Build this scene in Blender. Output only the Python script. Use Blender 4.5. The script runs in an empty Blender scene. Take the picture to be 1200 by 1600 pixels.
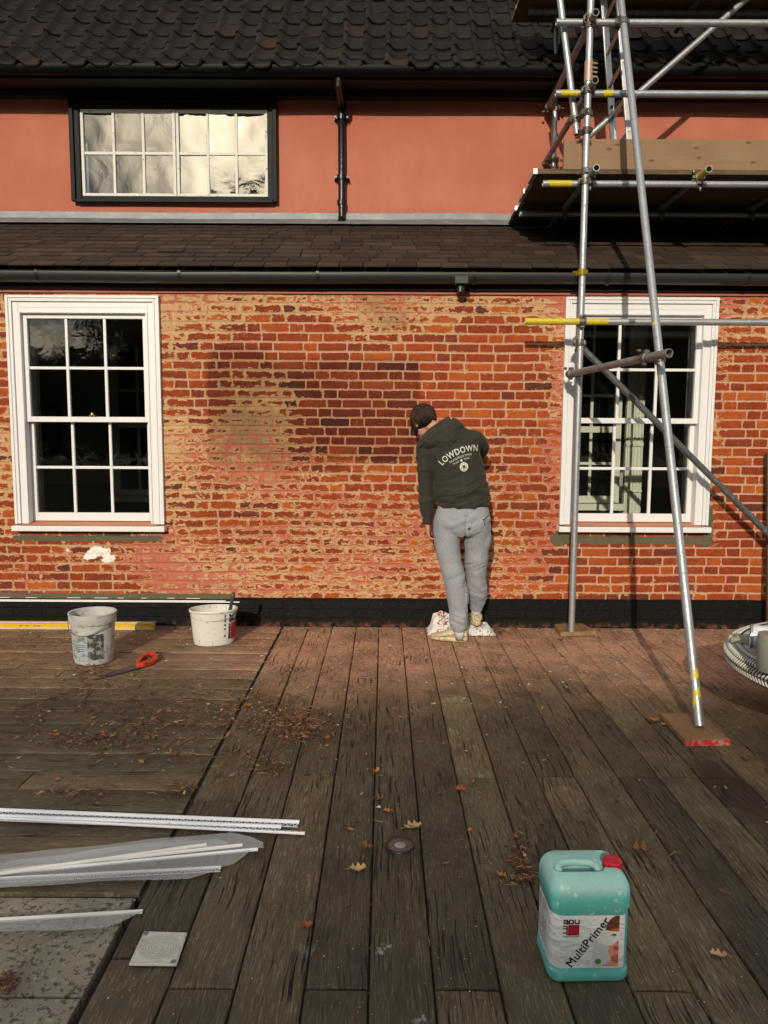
import bpy, bmesh, math, random
import numpy as np
from math import sin, cos, pi, radians, sqrt, atan2
from mathutils import Vector, Matrix, noise as mnoise
from mathutils.bvhtree import BVHTree

# ------------------------------------------------------------------ camera
S = bpy.context.scene
COL = S.collection
FPX = 1155.6; PITCH = radians(5.98); ROLL = radians(0.3); CAMH = 1.55
cam = bpy.data.objects.new('camera', bpy.data.cameras.new('camera')); COL.objects.link(cam)
cam.data.sensor_fit = 'VERTICAL'; cam.data.sensor_height = 36.0; cam.data.lens = FPX * 36 / 1600
cam.data.clip_start = 0.05; cam.data.clip_end = 600
cam.matrix_world = Matrix.Translation((0, 0, CAMH)) @ Matrix.Rotation(radians(90) - PITCH, 4, 'X') @ Matrix.Rotation(ROLL, 4, 'Z')
S.camera = cam

# ------------------------------------------------------------------ light
SUN_DIR = Vector((-0.205, -1.0, 0.405)).normalized()      # towards the sun
SUN_EL = math.asin(SUN_DIR.z)
SUN_ROT = math.atan2(SUN_DIR.x, SUN_DIR.y)
sl = bpy.data.lights.new('sun', 'SUN'); sl.energy = 3.3; sl.angle = radians(0.5); sl.color = (1.0, 0.895, 0.72)
so = bpy.data.objects.new('sun', sl); COL.objects.link(so)
so.rotation_euler = (-SUN_DIR).to_track_quat('-Z', 'Y').to_euler()

wd = bpy.data.worlds.new('World'); S.world = wd; wd.use_nodes = True
nt = wd.node_tree; nt.nodes.clear()
n_out = nt.nodes.new('ShaderNodeOutputWorld'); n_bg = nt.nodes.new('ShaderNodeBackground')
n_sky = nt.nodes.new('ShaderNodeTexSky'); n_sky.sky_type = 'NISHITA'; n_sky.sun_disc = False
n_sky.sun_elevation = SUN_EL; n_sky.sun_rotation = SUN_ROT; n_sky.altitude = 50
n_sky.air_density = 1.0; n_sky.dust_density = 1.5; n_sky.ozone_density = 1.0
n_bg.inputs[1].default_value = 0.118
tc = nt.nodes.new('ShaderNodeTexCoord')
mp = nt.nodes.new('ShaderNodeMapping'); mp.inputs['Scale'].default_value = (1.6, 1.6, 4.0)
nz = nt.nodes.new('ShaderNodeTexNoise'); nz.inputs['Scale'].default_value = 2.3; nz.inputs['Detail'].default_value = 9
nz.inputs['Roughness'].default_value = 0.62; nz.inputs['Distortion'].default_value = 0.6
cr = nt.nodes.new('ShaderNodeValToRGB'); cr.color_ramp.elements[0].position = 0.30; cr.color_ramp.elements[1].position = 0.46
dotn = nt.nodes.new('ShaderNodeVectorMath'); dotn.operation = 'DOT_PRODUCT'; dotn.inputs[1].default_value = SUN_DIR
gl = nt.nodes.new('ShaderNodeMapRange'); gl.inputs[1].default_value = 0.972; gl.inputs[2].default_value = 1.0; gl.inputs[3].default_value = 0.0; gl.inputs[4].default_value = 1.0
pw = nt.nodes.new('ShaderNodeMath'); pw.operation = 'POWER'; pw.inputs[1].default_value = 2.4
nz2 = nt.nodes.new('ShaderNodeTexNoise'); nz2.inputs['Scale'].default_value = 7.0; nz2.inputs['Detail'].default_value = 7
cl1 = nt.nodes.new('ShaderNodeMixRGB'); cl1.inputs[1].default_value = (1.4, 1.55, 1.8, 1); cl1.inputs[2].default_value = (7.2, 7.2, 7.1, 1)
cl2 = nt.nodes.new('ShaderNodeMixRGB'); cl2.inputs[2].default_value = (105, 89, 62, 1)
mx = nt.nodes.new('ShaderNodeMixRGB')
L = nt.links.new
L(tc.outputs['Generated'], mp.inputs['Vector']); L(mp.outputs[0], nz.inputs['Vector']); L(nz.outputs[0], cr.inputs[0])
L(mp.outputs[0], nz2.inputs['Vector']); L(nz2.outputs[0], cl1.inputs[0])
L(tc.outputs['Generated'], dotn.inputs[0]); L(dotn.outputs['Value'], gl.inputs[0]); L(gl.outputs[0], pw.inputs[0])
L(pw.outputs[0], cl2.inputs[0]); L(cl1.outputs[0], cl2.inputs[1])
L(cr.outputs[0], mx.inputs[0]); L(n_sky.outputs[0], mx.inputs[1]); L(cl2.outputs[0], mx.inputs[2])
L(mx.outputs[0], n_bg.inputs[0]); L(n_bg.outputs[0], n_out.inputs[0])

S.view_settings.view_transform = 'Standard'; S.view_settings.look = 'None'
S.view_settings.exposure = 0.0; S.view_settings.gamma = 1.0; S.view_settings.use_curve_mapping = False

# ------------------------------------------------------------------ measuring helpers
_CM = cam.matrix_world.to_3x3()
def ray(px, py):
    return _CM @ Vector(((px - 600) / FPX, -(py - 800) / FPX, -1.0))
def W(px, py, Y):
    d = ray(px, py); return Vector((0, 0, CAMH)) + d * (Y / d.y)
def G(px, py, z=0.0):
    d = ray(px, py); return Vector((0, 0, CAMH)) + d * ((z - CAMH) / d.z)

# ------------------------------------------------------------------ object helpers
ORG = {}
def tag(o, label=None, cat=None, group=None, kind=None):
    if label: o['label'] = label
    if cat: o['category'] = cat
    if group: o['group'] = group
    if kind: o['kind'] = kind
    return o
def thing(name, label, cat, loc=(0, 0, 0), group=None):
    o = bpy.data.objects.new(name, None); COL.objects.link(o); o.location = loc
    o.empty_display_size = 0.1
    ORG[o.name] = Vector(loc)
    return tag(o, label, cat, group)
def link_mesh(name, me, mat, parent=None, smooth=False):
    o = bpy.data.objects.new(name, me); COL.objects.link(o)
    if mat is not None:
        for m in (mat if isinstance(mat, (list, tuple)) else [mat]): me.materials.append(m)
    off = Vector((0, 0, 0))
    if parent is not None:
        off = ORG.get(parent.name, Vector((0, 0, 0))); o.parent = parent
        me.transform(Matrix.Translation(-off))
    ORG[o.name] = off
    if smooth:
        me.polygons.foreach_set('use_smooth', [True] * len(me.polygons))
    me.update()
    return o
class MB:
    def __init__(s): s.v = []; s.f = []; s.m = []; s.cm = 0; s.at = {}
    def add(s, vs, fs):
        b = len(s.v); s.v += [tuple(x) for x in vs]
        s.f += [tuple(b + i for i in f) for f in fs]; s.m += [s.cm] * len(fs)
    def attr(s, name, val):
        a = s.at.setdefault(name, []); a += [0.0] * (len(s.v) - len(a)) if len(a) < len(s.v) and not a else []
        a += [val] * (len(s.v) - len(a))
    def box(s, x0, x1, y0, y1, z0, z1, M=None):
        vs = [(x, y, z) for x in (x0, x1) for y in (y0, y1) for z in (z0, z1)]
        if M is not None: vs = [M @ Vector(v) for v in vs]
        s.add(vs, [(0, 1, 3, 2), (4, 6, 7, 5), (0, 4, 5, 1), (2, 3, 7, 6), (0, 2, 6, 4), (1, 5, 7, 3)])
    def rings(s, rs, close=True, cap0=True, cap1=True):
        n = len(rs[0]); b = len(s.v)
        vs = [p for r in rs for p in r]; fs = []
        for k in range(len(rs) - 1):
            for i in range(n if close else n - 1):
                j = (i + 1) % n
                fs.append((k * n + i, k * n + j, (k + 1) * n + j, (k + 1) * n + i))
        if cap0: fs.append(tuple(range(n - 1, -1, -1)))
        if cap1: fs.append(tuple((len(rs) - 1) * n + i for i in range(n)))
        s.add(vs, fs)
    def cyl(s, a, b, r0, r1=None, seg=16, cap=True):
        a = Vector(a); b = Vector(b); r1 = r0 if r1 is None else r1
        d = (b - a).normalized(); u = d.orthogonal().normalized(); w = d.cross(u)
        s.rings([[p + (u * cos(t) + w * sin(t)) * r for t in [2 * pi * i / seg for i in range(seg)]] for p, r in ((a, r0), (b, r1))], True, cap, cap)
    def pipe(s, a, b, r, th=0.004, seg=20):
        a = Vector(a); b = Vector(b); d = (b - a).normalized(); u = d.orthogonal().normalized(); w = d.cross(u)
        C = lambda p, q: [p + (u * cos(t) + w * sin(t)) * q for t in [2 * pi * i / seg for i in range(seg)]]
        i = r - th; dd = d * 0.25 if (b - a).length > 0.8 else d * (b - a).length * .3
        s.rings([C(a + dd, i), C(a, i), C(a, r), C(b, r), C(b, i), C(b - dd, i)], True, True, True)
    def path(s, pts, r, seg=10, cap=True):
        pts = [Vector(p) for p in pts]; rr = r if isinstance(r, (list, tuple)) else [r] * len(pts)
        rs = []; u = None
        for i, p in enumerate(pts):
            d = (pts[min(i + 1, len(pts) - 1)] - pts[max(i - 1, 0)]).normalized()
            if u is None: u = d.orthogonal().normalized()
            u = (u - d * u.dot(d)).normalized(); w = d.cross(u)
            rs.append([p + (u * cos(t) + w * sin(t)) * rr[i] for t in [2 * pi * k / seg for k in range(seg)]])
        s.rings(rs, True, cap, cap)
    def lathe(s, prof, c=(0, 0, 0), seg=32, sx=1, sy=1, cap0=False, cap1=False, rot=0):
        c = Vector(c); rs = []
        for r, z in prof:
            rg = []
            for i in range(seg):
                t = 2 * pi * i / seg; x = r * cos(t) * sx; y = r * sin(t) * sy
                rg.append(c + Vector((x * cos(rot) - y * sin(rot), x * sin(rot) + y * cos(rot), z)))
            rs.append(rg)
        s.rings(rs, True, cap0, cap1)
    def prism(s, poly, f0, f1):
        """poly: 2D list; f0,f1: functions mapping (u,v)->point for the two ends"""
        s.rings([[f0(*p) for p in poly], [f1(*p) for p in poly]])
    def build(s, name, mat, parent=None, smooth=False, bevel=0, auto=None, seg=2):
        me = bpy.data.meshes.new(name); me.from_pydata(s.v, [], s.f)
        if any(s.m): me.polygons.foreach_set('material_index', s.m)
        for k, a in s.at.items():
            a = a + [0.0] * (len(s.v) - len(a))
            t = me.attributes.new(k, 'FLOAT', 'POINT'); t.data.foreach_set('value', a)
        me.validate(); me.update()
        bm = bmesh.new(); bm.from_mesh(me); bmesh.ops.recalc_face_normals(bm, faces=bm.faces); bm.to_mesh(me); bm.free()
        o = link_mesh(name, me, mat, parent, smooth)
        if bevel:
            md = o.modifiers.new('bevel', 'BEVEL'); md.width = bevel; md.segments = seg; md.limit_method = 'ANGLE'; md.angle_limit = radians(40)
        if auto is not None or (bevel and smooth):
            me.polygons.foreach_set('use_smooth', [True] * len(me.polygons))
            bm = bmesh.new(); bm.from_mesh(me)
            lim = radians(auto or 35)
            for e in bm.edges:
                if len(e.link_faces) == 2 and e.calc_face_angle(0) > lim: e.smooth = False
            bm.to_mesh(me); bm.free()
        return o
def copy_tree(o, parent=None):
    c = o.copy(); COL.objects.link(c); c.parent = parent; ORG[c.name] = ORG.get(o.name, Vector())
    for ch in list(o.children): copy_tree(ch, c)
    return c

# ------------------------------------------------------------------ shader helper
class NT:
    def __init__(s, name):
        s.mat = bpy.data.materials.new(name); s.mat.use_nodes = True; s.t = s.mat.node_tree; s.t.nodes.clear()
        s.out = s.n('ShaderNodeOutputMaterial'); s._tc = None
    def n(s, k, **kw):
        x = s.t.nodes.new(k)
        for a, b in kw.items(): setattr(x, a, b)
        return x
    def put(s, sock, v):
        if isinstance(v, bpy.types.NodeSocket): s.t.links.new(v, sock)
        elif v is not None:
            if sock.type == 'RGBA' and len(v) == 3: v = (*v, 1)
            sock.default_value = v
    def obj(s):
        if s._tc is None: s._tc = s.n('ShaderNodeTexCoord').outputs['Object']
        return s._tc
    def map(s, scale=(1, 1, 1), loc=(0, 0, 0), rot=(0, 0, 0), vec=None):
        m = s.n('ShaderNodeMapping'); s.put(m.inputs[0], vec or s.obj())
        m.inputs['Scale'].default_value = scale; m.inputs['Location'].default_value = loc; m.inputs['Rotation'].default_value = rot
        return m.outputs[0]
    def noise(s, scale=5, detail=4, rough=.55, vec=None, dist=0, col=False):
        x = s.n('ShaderNodeTexNoise'); s.put(x.inputs['Vector'], vec or s.obj()); x.inputs['Scale'].default_value = scale
        x.inputs['Detail'].default_value = detail; x.inputs['Roughness'].default_value = rough; x.inputs['Distortion'].default_value = dist
        return x.outputs[1 if col else 0]
    def vor(s, scale=5, vec=None, feature='F1', out=0, rnd=1):
        x = s.n('ShaderNodeTexVoronoi', feature=feature); s.put(x.inputs['Vector'], vec or s.obj()); x.inputs['Scale'].default_value = scale
        x.inputs['Randomness'].default_value = rnd
        return x.outputs[out]
    def at(s, name):
        x = s.n('ShaderNodeAttribute', attribute_name=name); return x.outputs['Fac']
    def m(s, op, a, b=None, c=None, clamp=False):
        x = s.n('ShaderNodeMath', operation=op, use_clamp=clamp); s.put(x.inputs[0], a)
        if b is not None: s.put(x.inputs[1], b)
        if c is not None: s.put(x.inputs[2], c)
        return x.outputs[0]
    def ramp(s, v, a, b, lo=0., hi=1., smooth=True):
        x = s.n('ShaderNodeMapRange'); x.interpolation_type = 'SMOOTHSTEP' if smooth else 'LINEAR'
        s.put(x.inputs[0], v); s.put(x.inputs[1], a); s.put(x.inputs[2], b); s.put(x.inputs[3], lo); s.put(x.inputs[4], hi)
        return x.outputs[0]
    def mix(s, f, a, b, mode='MIX'):
        x = s.n('ShaderNodeMixRGB', blend_type=mode); s.put(x.inputs[0], f); s.put(x.inputs[1], a); s.put(x.inputs[2], b); return x.outputs[0]
    def cr(s, v, stops):
        x = s.n('ShaderNodeValToRGB'); e = x.color_ramp.elements
        while len(e) < len(stops): e.new(.5)
        for q, (p, c) in zip(e, stops): q.position = p; q.color = (*c, 1)
        s.put(x.inputs[0], v); return x.outputs[0]
    def sep(s, vec=None):
        x = s.n('ShaderNodeSeparateXYZ'); s.put(x.inputs[0], vec or s.obj()); return x.outputs
    def comb(s, x=0., y=0., z=0.):
        q = s.n('ShaderNodeCombineXYZ'); s.put(q.inputs[0], x); s.put(q.inputs[1], y); s.put(q.inputs[2], z); return q.outputs[0]
    def bump(s, h, strength=.3, dist=.01, normal=None):
        x = s.n('ShaderNodeBump'); s.put(x.inputs['Height'], h); s.put(x.inputs['Strength'], strength); x.inputs['Distance'].default_value = dist
        if normal is not None: s.put(x.inputs['Normal'], normal)
        return x.outputs[0]
    def pbr(s, col, rough=.6, metal=0., normal=None, spec=.5, **kw):
        x = s.n('ShaderNodeBsdfPrincipled'); s.put(x.inputs['Base Color'], col); s.put(x.inputs['Roughness'], rough); s.put(x.inputs['Metallic'], metal)
        s.put(x.inputs['Specular IOR Level'], spec)
        if normal is not None: s.put(x.inputs['Normal'], normal)
        for k, v in kw.items(): s.put(x.inputs[k.replace('_', ' ')], v)
        s.t.links.new(x.outputs[0], s.out.inputs[0]); return s.mat
def simple(name, col, rough=.6, metal=0., var=.12, nscale=30, bump=.15, bd=.002, spec=.5, dirt=None, dscale=6, dth=(.5, .7), **kw):
    t = NT(name); nn = t.noise(nscale, 5, .6)
    c = t.mix(nn, tuple(x * (1 - var) for x in col), tuple(min(1, x * (1 + var)) for x in col))
    if dirt is not None:
        c = t.mix(t.ramp(t.noise(dscale, 8, .68), *dth), c, dirt)
    return t.pbr(c, rough, metal, t.bump(nn, bump, bd), spec, **kw)

# ------------------------------------------------------------------ numpy noise
_rs = np.random.RandomState(7); _P = _rs.rand(64, 64, 64)
def vnoise(p):
    p = np.asarray(p, float); i = np.floor(p).astype(int); f = p - i; f = f * f * (3 - 2 * f); i &= 63; j = (i + 1) & 63
    g = lambda a, b, c: _P[a, b, c]
    x0, y0, z0 = i.T; x1, y1, z1 = j.T; fx, fy, fz = f.T
    a = g(x0, y0, z0) * (1 - fx) + g(x1, y0, z0) * fx; b = g(x0, y1, z0) * (1 - fx) + g(x1, y1, z0) * fx
    c = g(x0, y0, z1) * (1 - fx) + g(x1, y0, z1) * fx; d = g(x0, y1, z1) * (1 - fx) + g(x1, y1, z1) * fx
    a = a * (1 - fy) + b * fy; c = c * (1 - fy) + d * fy
    return a * (1 - fz) + c * fz
def fbm(p, oct=4):
    s = 0; a = .5; t = 0; p = np.asarray(p, float)
    for k in range(oct): s = s + a * vnoise(p * 2 ** k + k * 17.3); t += a; a *= .55
    return s / t
rnd = random.Random(11)
TREE_TOP = 16.15
# ================================================================== MATERIALS
def mat_brick():
    t = NT('brick_with_paint_residue')
    ob = t.obj(); sd = t.at('sd'); tone = t.at('tone'); T0 = t.at('thick'); wet = t.at('wet'); pk = t.at('pink'); grn = t.at('grn')
    fine = t.noise(55, 4, .6); mid = t.noise(1, 8, .68, t.map((11, 9, 25)), .5)
    med2 = t.noise(1, 6, .62, t.map((22, 22, 42), (3, 1, 2)), .3)
    sdw = t.m('ADD', sd, t.m('MULTIPLY', t.m('SUBTRACT', t.noise(34, 5, .7), .5), .020))
    bmask = t.ramp(sdw, -.0005, .0018)
    # brick colour per brick
    bc = t.cr(tone, [(0., (.095, .022, .012)), (.10, (.14, .026, .010)), (.22, (.20, .032, .009)), (.5, (.255, .038, .006)), (.8, (.315, .054, .007)), (1., (.40, .092, .012))])
    bc = t.mix(t.ramp(t.noise(14, 6, .65), .35, .75), bc, t.mix(1., bc, (.72, .62, .7), 'MULTIPLY'))
    bc = t.mix(t.m('MULTIPLY', t.ramp(fine, .58, .74), .3), bc, (.34, .17, .10))
    bc = t.mix(t.ramp(t.noise(90, 2, .5), .72, .77), bc, (.42, .27, .17))
    mortar = t.mix(t.noise(60, 5, .65), (.36, .20, .12), (.56, .35, .225))
    mortar = t.mix(t.ramp(t.noise(3.1, 4, .6), .42, .62, 0., .6), mortar, (.50, .19, .12))
    base = t.mix(bmask, mortar, bc)
    # residue thickness
    edge = t.ramp(sd, .024, -.002, 0., 1.)
    T = t.m('ADD', T0, t.m('MULTIPLY', t.m('SUBTRACT', mid, .5), 1.3))
    T = t.m('ADD', T, t.m('MULTIPLY', t.m('SUBTRACT', med2, .5), 1.15))
    T = t.m('ADD', T, t.m('MULTIPLY', t.m('SUBTRACT', edge, .5), .29))
    T = t.m('ADD', T, t.m('MULTIPLY', t.m('SUBTRACT', fine, .5), .25))
    cm = t.ramp(T, .5, .525); cmh = cm; cm = t.m('MULTIPLY', cm, t.ramp(t.m('ADD', t.noise(70, 5, .7), t.m('MULTIPLY', t.m('SUBTRACT', T, .5), 1.6)), .34, .52, .35, 1.))
    pth = t.m('SUBTRACT', .86, t.m('MULTIPLY', pk, .36))
    T2 = t.m('ADD', T, t.m('MULTIPLY', t.m('SUBTRACT', t.noise(1, 5, .6, t.map((13, 13, 24), (9, 4, 1))), .5), .8))
    pm = t.m('MULTIPLY', t.ramp(T2, pth, t.m('ADD', pth, .03)), cm)
    cream = t.mix(t.noise(26, 6, .65), (.40, .22, .10), (.60, .39, .21))
    cream = t.mix(t.ramp(t.noise(110, 3, .6), .56, .66, 0., .45), cream, (.30, .15, .07))
    cream = t.mix(grn, cream, t.mix(t.noise(45, 5, .6), (.13, .085, .035), (.34, .225, .105)))
    pinkc = t.mix(t.noise(11, 5, .6), (.38, .10, .062), (.48, .155, .10))
    c = t.mix(cm, base, cream); c = t.mix(pm, c, pinkc)
    c = t.mix(t.m('MULTIPLY', t.ramp(t.noise(1, 6, .7, t.map((16, 16, 30), (2, 8, 5))), .50, .72), t.m('MULTIPLY', t.m('SUBTRACT', 1., cm), .16)), c, (.42, .15, .10))
    # white flecks, render smear, white smear
    c = t.mix(t.ramp(t.noise(75, 2, .5, t.map((1, 1, 1), (5, 5, 5))), .755, .775), c, (.75, .68, .6))
    sm = t.at('smear'); c = t.mix(t.ramp(t.m('ADD', sm, t.m('MULTIPLY', t.m('SUBTRACT', t.noise(42, 6, .7), .5), 1.1)), .5, .53), c, (.80, .76, .72))
    rn = t.at('render'); rm = t.ramp(t.m('ADD', rn, t.m('MULTIPLY', t.m('SUBTRACT', t.noise(26, 5, .6), .5), .7)), .5, .53)
    c = t.mix(rm, c, t.mix(t.noise(40, 4, .6), (.085, .075, .045), (.13, .115, .075)))
    # damp primer patch (stain)
    wk = t.m('MULTIPLY', wet, t.m('SUBTRACT', 1., t.m('MULTIPLY', t.m('MAXIMUM', cm, t.m('SUBTRACT', 1., bmask)), .52)))
    c = t.mix(wk, c, t.mix(1., c, (.38, .25, .14), 'MULTIPLY'))
    h = t.m('ADD', t.m('MULTIPLY', bmask, .55), t.m('MULTIPLY', cm, .35))
    h = t.m('ADD', h, t.m('MULTIPLY', pm, .22)); h = t.m('ADD', h, t.m('MULTIPLY', t.noise(120, 6, .7), .45)); h = t.m('ADD', h, t.m('MULTIPLY', med2, .4))
    return t.pbr(c, .85, 0, t.bump(h, .75, .004), .3)
def mat_render_wall():
    t = NT('painted_render'); a = t.noise(1.3, 6, .6); b = t.noise(70, 6, .65)
    c = t.mix(t.ramp(a, .35, .7), (.39, .122, .078), (.46, .158, .104))
    z = t.sep()[2]
    c = t.mix(t.m('MULTIPLY', t.ramp(t.noise(1, 6, .65, t.map((2.6, 1, .8))), .42, .68), .55), c, (.40, .115, .07))
    c = t.mix(t.ramp(t.noise(1, 4, .7, t.map((26, 1, 7))), .74, .78, 0, .6), c, (.66, .30, .22))
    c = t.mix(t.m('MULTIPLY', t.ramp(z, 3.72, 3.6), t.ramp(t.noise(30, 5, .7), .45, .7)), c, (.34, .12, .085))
    return t.pbr(c, .75, 0, t.bump(t.m('ADD', t.m('MULTIPLY', b, .35), t.m('ADD', a, t.m('MULTIPLY', t.noise(9, 5, .6), .5))), .5, .012), .25)
def mat_wood(name, c0, c1, c2, dust=False, gs=1.0, bstr=.9):
    """weathered timber: attributes ga (along) gb (across) gr (random)"""
    t = NT(name); r = t.at('gr')
    v = t.comb(t.m('ADD', t.m('MULTIPLY', t.at('ga'), 1.0), t.m('MULTIPLY', r, 37.)), t.at('gb'), t.m('MULTIPLY', r, 19.))
    warp = t.m('MULTIPLY', t.m('SUBTRACT', t.noise(2.2, 3, .5, v), .5), .045)
    sp = t.sep(v); v2 = t.comb(sp[0], t.m('ADD', sp[1], warp), sp[2])
    g1 = t.noise(1, 7, .66, t.map((5 * gs, 95 * gs, 1), vec=v2)); g2 = t.noise(1, 5, .7, t.map((16 * gs, 260 * gs, 1), vec=v2))
    crack = t.ramp(t.noise(1, 4, .55, t.map((4.5 * gs, 120 * gs, 1), (7, 3, 2), vec=v2)), .575, .66)
    crack = t.m('MULTIPLY', crack, t.ramp(t.noise(3.2, 3, .5, t.map((1, 1, 1), (2, 2, 8), vec=v)), .42, .6))
    blot = t.noise(1, 6, .62, t.map((3.4, 6, 1), (4, 4, 4), vec=v))
    c = t.mix(g1, c0, c1); c = t.mix(t.ramp(g2, .5, .72, 0, .8), c, c2); c = t.mix(t.ramp(blot, .42, .68, 0., .7), c, t.mix(1., c, (.5, .47, .42), 'MULTIPLY'))
    c = t.mix(.75, c, t.cr(r, [(0, (.66, .66, .66)), (.35, (.92, .93, .90)), (.7, (1.2, 1.18, 1.1)), (1, (1.6, 1.54, 1.36))]), 'MULTIPLY')
    c = t.mix(crack, c, tuple(x * .10 for x in c0))
    rough = .62
    if dust:
        o = t.sep(); d = t.m('ADD', o[1], t.m('MULTIPLY', t.m('SUBTRACT', t.noise(1.6, 5, .6), .5), 1.5))
        dm = t.ramp(d, 3.8, 5.2); fx = t.ramp(o[0], -1.5, -.4, .35, 1.)
        n1 = t.noise(34, 6, .72); dd = t.m('MULTIPLY', t.m('MULTIPLY', t.m('MULTIPLY', dm, fx), t.ramp(t.noise(3.5, 5, .65), .34, .58, .55, 1.)), t.ramp(n1, .38, .60, .48, 1.))
        c = t.mix(t.m('MULTIPLY', dd, t.ramp(crack, 0, 1, .85, .2)), c, t.mix(t.noise(60, 4, .7), (.46, .20, .11), (.82, .48, .31)))
        # worn green-grey and black stains
        st = t.ramp(t.noise(1.1, 6, .65, t.map((1, 1, 1), (2.2, 8, 1))), .56, .7, 0, .7)
        c = t.mix(st, c, t.mix(1., c, (.42, .40, .37), 'MULTIPLY'))
        c = t.mix(t.ramp(t.noise(2.4, 5, .6, t.map((1, 1, 1), (12, 8, 1))), .58, .74, 0, .35), c, (.085, .085, .05))
        for (px, py, rr, col, st_) in ((598, 1482, .055, (.5, .5, .47), 1.), (480, 1485, .07, (.3, .3, .27), .8), (710, 1092, .14, (.42, .36, .28), .8), (828, 1070, .09, (.45, .38, .28), .8), (62, 1238, .06, (.62, .25, .16), 1.), (660, 1598, .06, (.4, .4, .37), .8), (195, 1226, .12, (.3, .15, .1), .6)):
            p = G(px, py); dx = t.m('SUBTRACT', o[0], p.x); dy = t.m('SUBTRACT', o[1], p.y)
            dist = t.m('SQRT', t.m('ADD', t.m('MULTIPLY', dx, dx), t.m('MULTIPLY', dy, dy)))
            mk = t.m('ADD', t.ramp(dist, 0, rr * 1.6, .55, -.2), t.m('MULTIPLY', t.m('SUBTRACT', t.noise(30, 6, .75, t.map((1.6, .8, 1))), .5), 1.5))
            c = t.mix(t.m('MULTIPLY', t.ramp(mk, .42, .7), st_), c, col)
        p = G(1150, 1235)   # long dark wet stain on the right
        dx = t.m('MULTIPLY', t.m('SUBTRACT', o[0], p.x), 7.); dy = t.m('MULTIPLY', t.m('SUBTRACT', o[1], p.y), 2.2)
        dist = t.m('SQRT', t.m('ADD', t.m('MULTIPLY', dx, dx), t.m('MULTIPLY', dy, dy)))
        c = t.mix(t.ramp(t.m('ADD', dist, t.noise(6, 4, .6)), 1.6, .9, 0, .75), c, (.018, .009, .007))
        c = t.mix(t.ramp(t.noise(150, 2, .5), .725, .75), c, (.36, .34, .30))
    h = t.m('ADD', t.m('MULTIPLY', g1, .5), t.m('MULTIPLY', g2, .45)); h = t.m('SUBTRACT', h, t.m('MULTIPLY', crack, 1.1))
    return t.pbr(c, rough, 0, t.bump(h, bstr, .006), .35)
def mat_stone():
    t = NT('lichened_stone'); n = t.noise(7, 8, .68); n2 = t.noise(30, 7, .7); sp = t.ramp(t.noise(52, 6, .66), .53, .60)
    c = t.mix(n, (.20, .170, .125), (.36, .315, .245)); c = t.mix(t.m('MULTIPLY', sp, .8), c, (.050, .045, .035))
    c = t.mix(t.ramp(t.noise(48, 5, .6, t.map((1, 1, 1), (3, 3, 3))), .58, .68, 0, .7), c, (.42, .40, .33))
    c = t.mix(t.ramp(t.noise(2.5, 5, .6), .45, .7, 0, .6), c, t.mix(1., c, (.55, .55, .48), 'MULTIPLY'))
    return t.pbr(c, .9, 0, t.bump(t.m('ADD', n2, n), .8, .006), .2)
def mat_pantile():
    t = NT('old_black_pantiles'); r = t.at('gr'); n = t.noise(18, 6, .65); n2 = t.noise(120, 5, .7)
    c = t.cr(r, [(0, (.006, .005, .005)), (.5, (.011, .009, .008)), (.85, (.018, .013, .012)), (1, (.032, .020, .012))])
    c = t.mix(t.ramp(n, .48, .72, 0, .7), c, (.030, .023, .014)); c = t.mix(t.ramp(n2, .55, .68, 0, .7), c, (.10, .070, .042))
    return t.pbr(c, .75, 0, t.bump(t.m('ADD', n2, n), 1., .008), .16)
def mat_slate():
    t = NT('brown_roof_tiles'); r = t.at('gr'); n = t.noise(6, 6, .65); n2 = t.noise(90, 6, .7)
    c = t.cr(r, [(0, (.042, .029, .022)), (.4, (.054, .037, .028)), (.8, (.066, .044, .032)), (1, (.085, .052, .036))])
    z = t.sep()[2]
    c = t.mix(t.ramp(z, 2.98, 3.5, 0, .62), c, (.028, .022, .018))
    c = t.mix(t.ramp(n, .45, .75, 0, .6), c, (.035, .028, .022)); c = t.mix(t.ramp(n2, .6, .72, 0, .4), c, (.15, .10, .07))
    return t.pbr(c, .9, 0, t.bump(n2, .9, .006), .1)
def mat_galv(name='galvanised_tube', rust=.0):
    t = NT(name); n = t.noise(9, 6, .6); n2 = t.vor(60, out=1); n3 = t.noise(45, 5, .7)
    c = t.mix(n, (.30, .32, .34), (.52, .54, .55)); c = t.mix(t.ramp(n3, .52, .7, 0, .7), c, (.16, .17, .19)); c = t.mix(t.ramp(t.noise(70, 3, .6), .64, .7, 0, .8), c, (.60, .60, .58))
    y = t.at('yel'); ym = t.ramp(t.m('ADD', y, t.m('MULTIPLY', t.m('SUBTRACT', t.noise(26, 5, .6), .5), .9)), .5, .56)
    if rust: c = t.mix(t.ramp(n3, .3, .6, .3, .8), c, (.12, .10, .095))
    c = t.mix(ym, c, (.55, .43, .01))
    return t.pbr(c, t.ramp(n3, .3, .7, .34, .6), t.m('MULTIPLY', t.m('SUBTRACT', 1., ym), .75 if not rust else .25), t.bump(n3, .25, .0015), .5)
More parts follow.
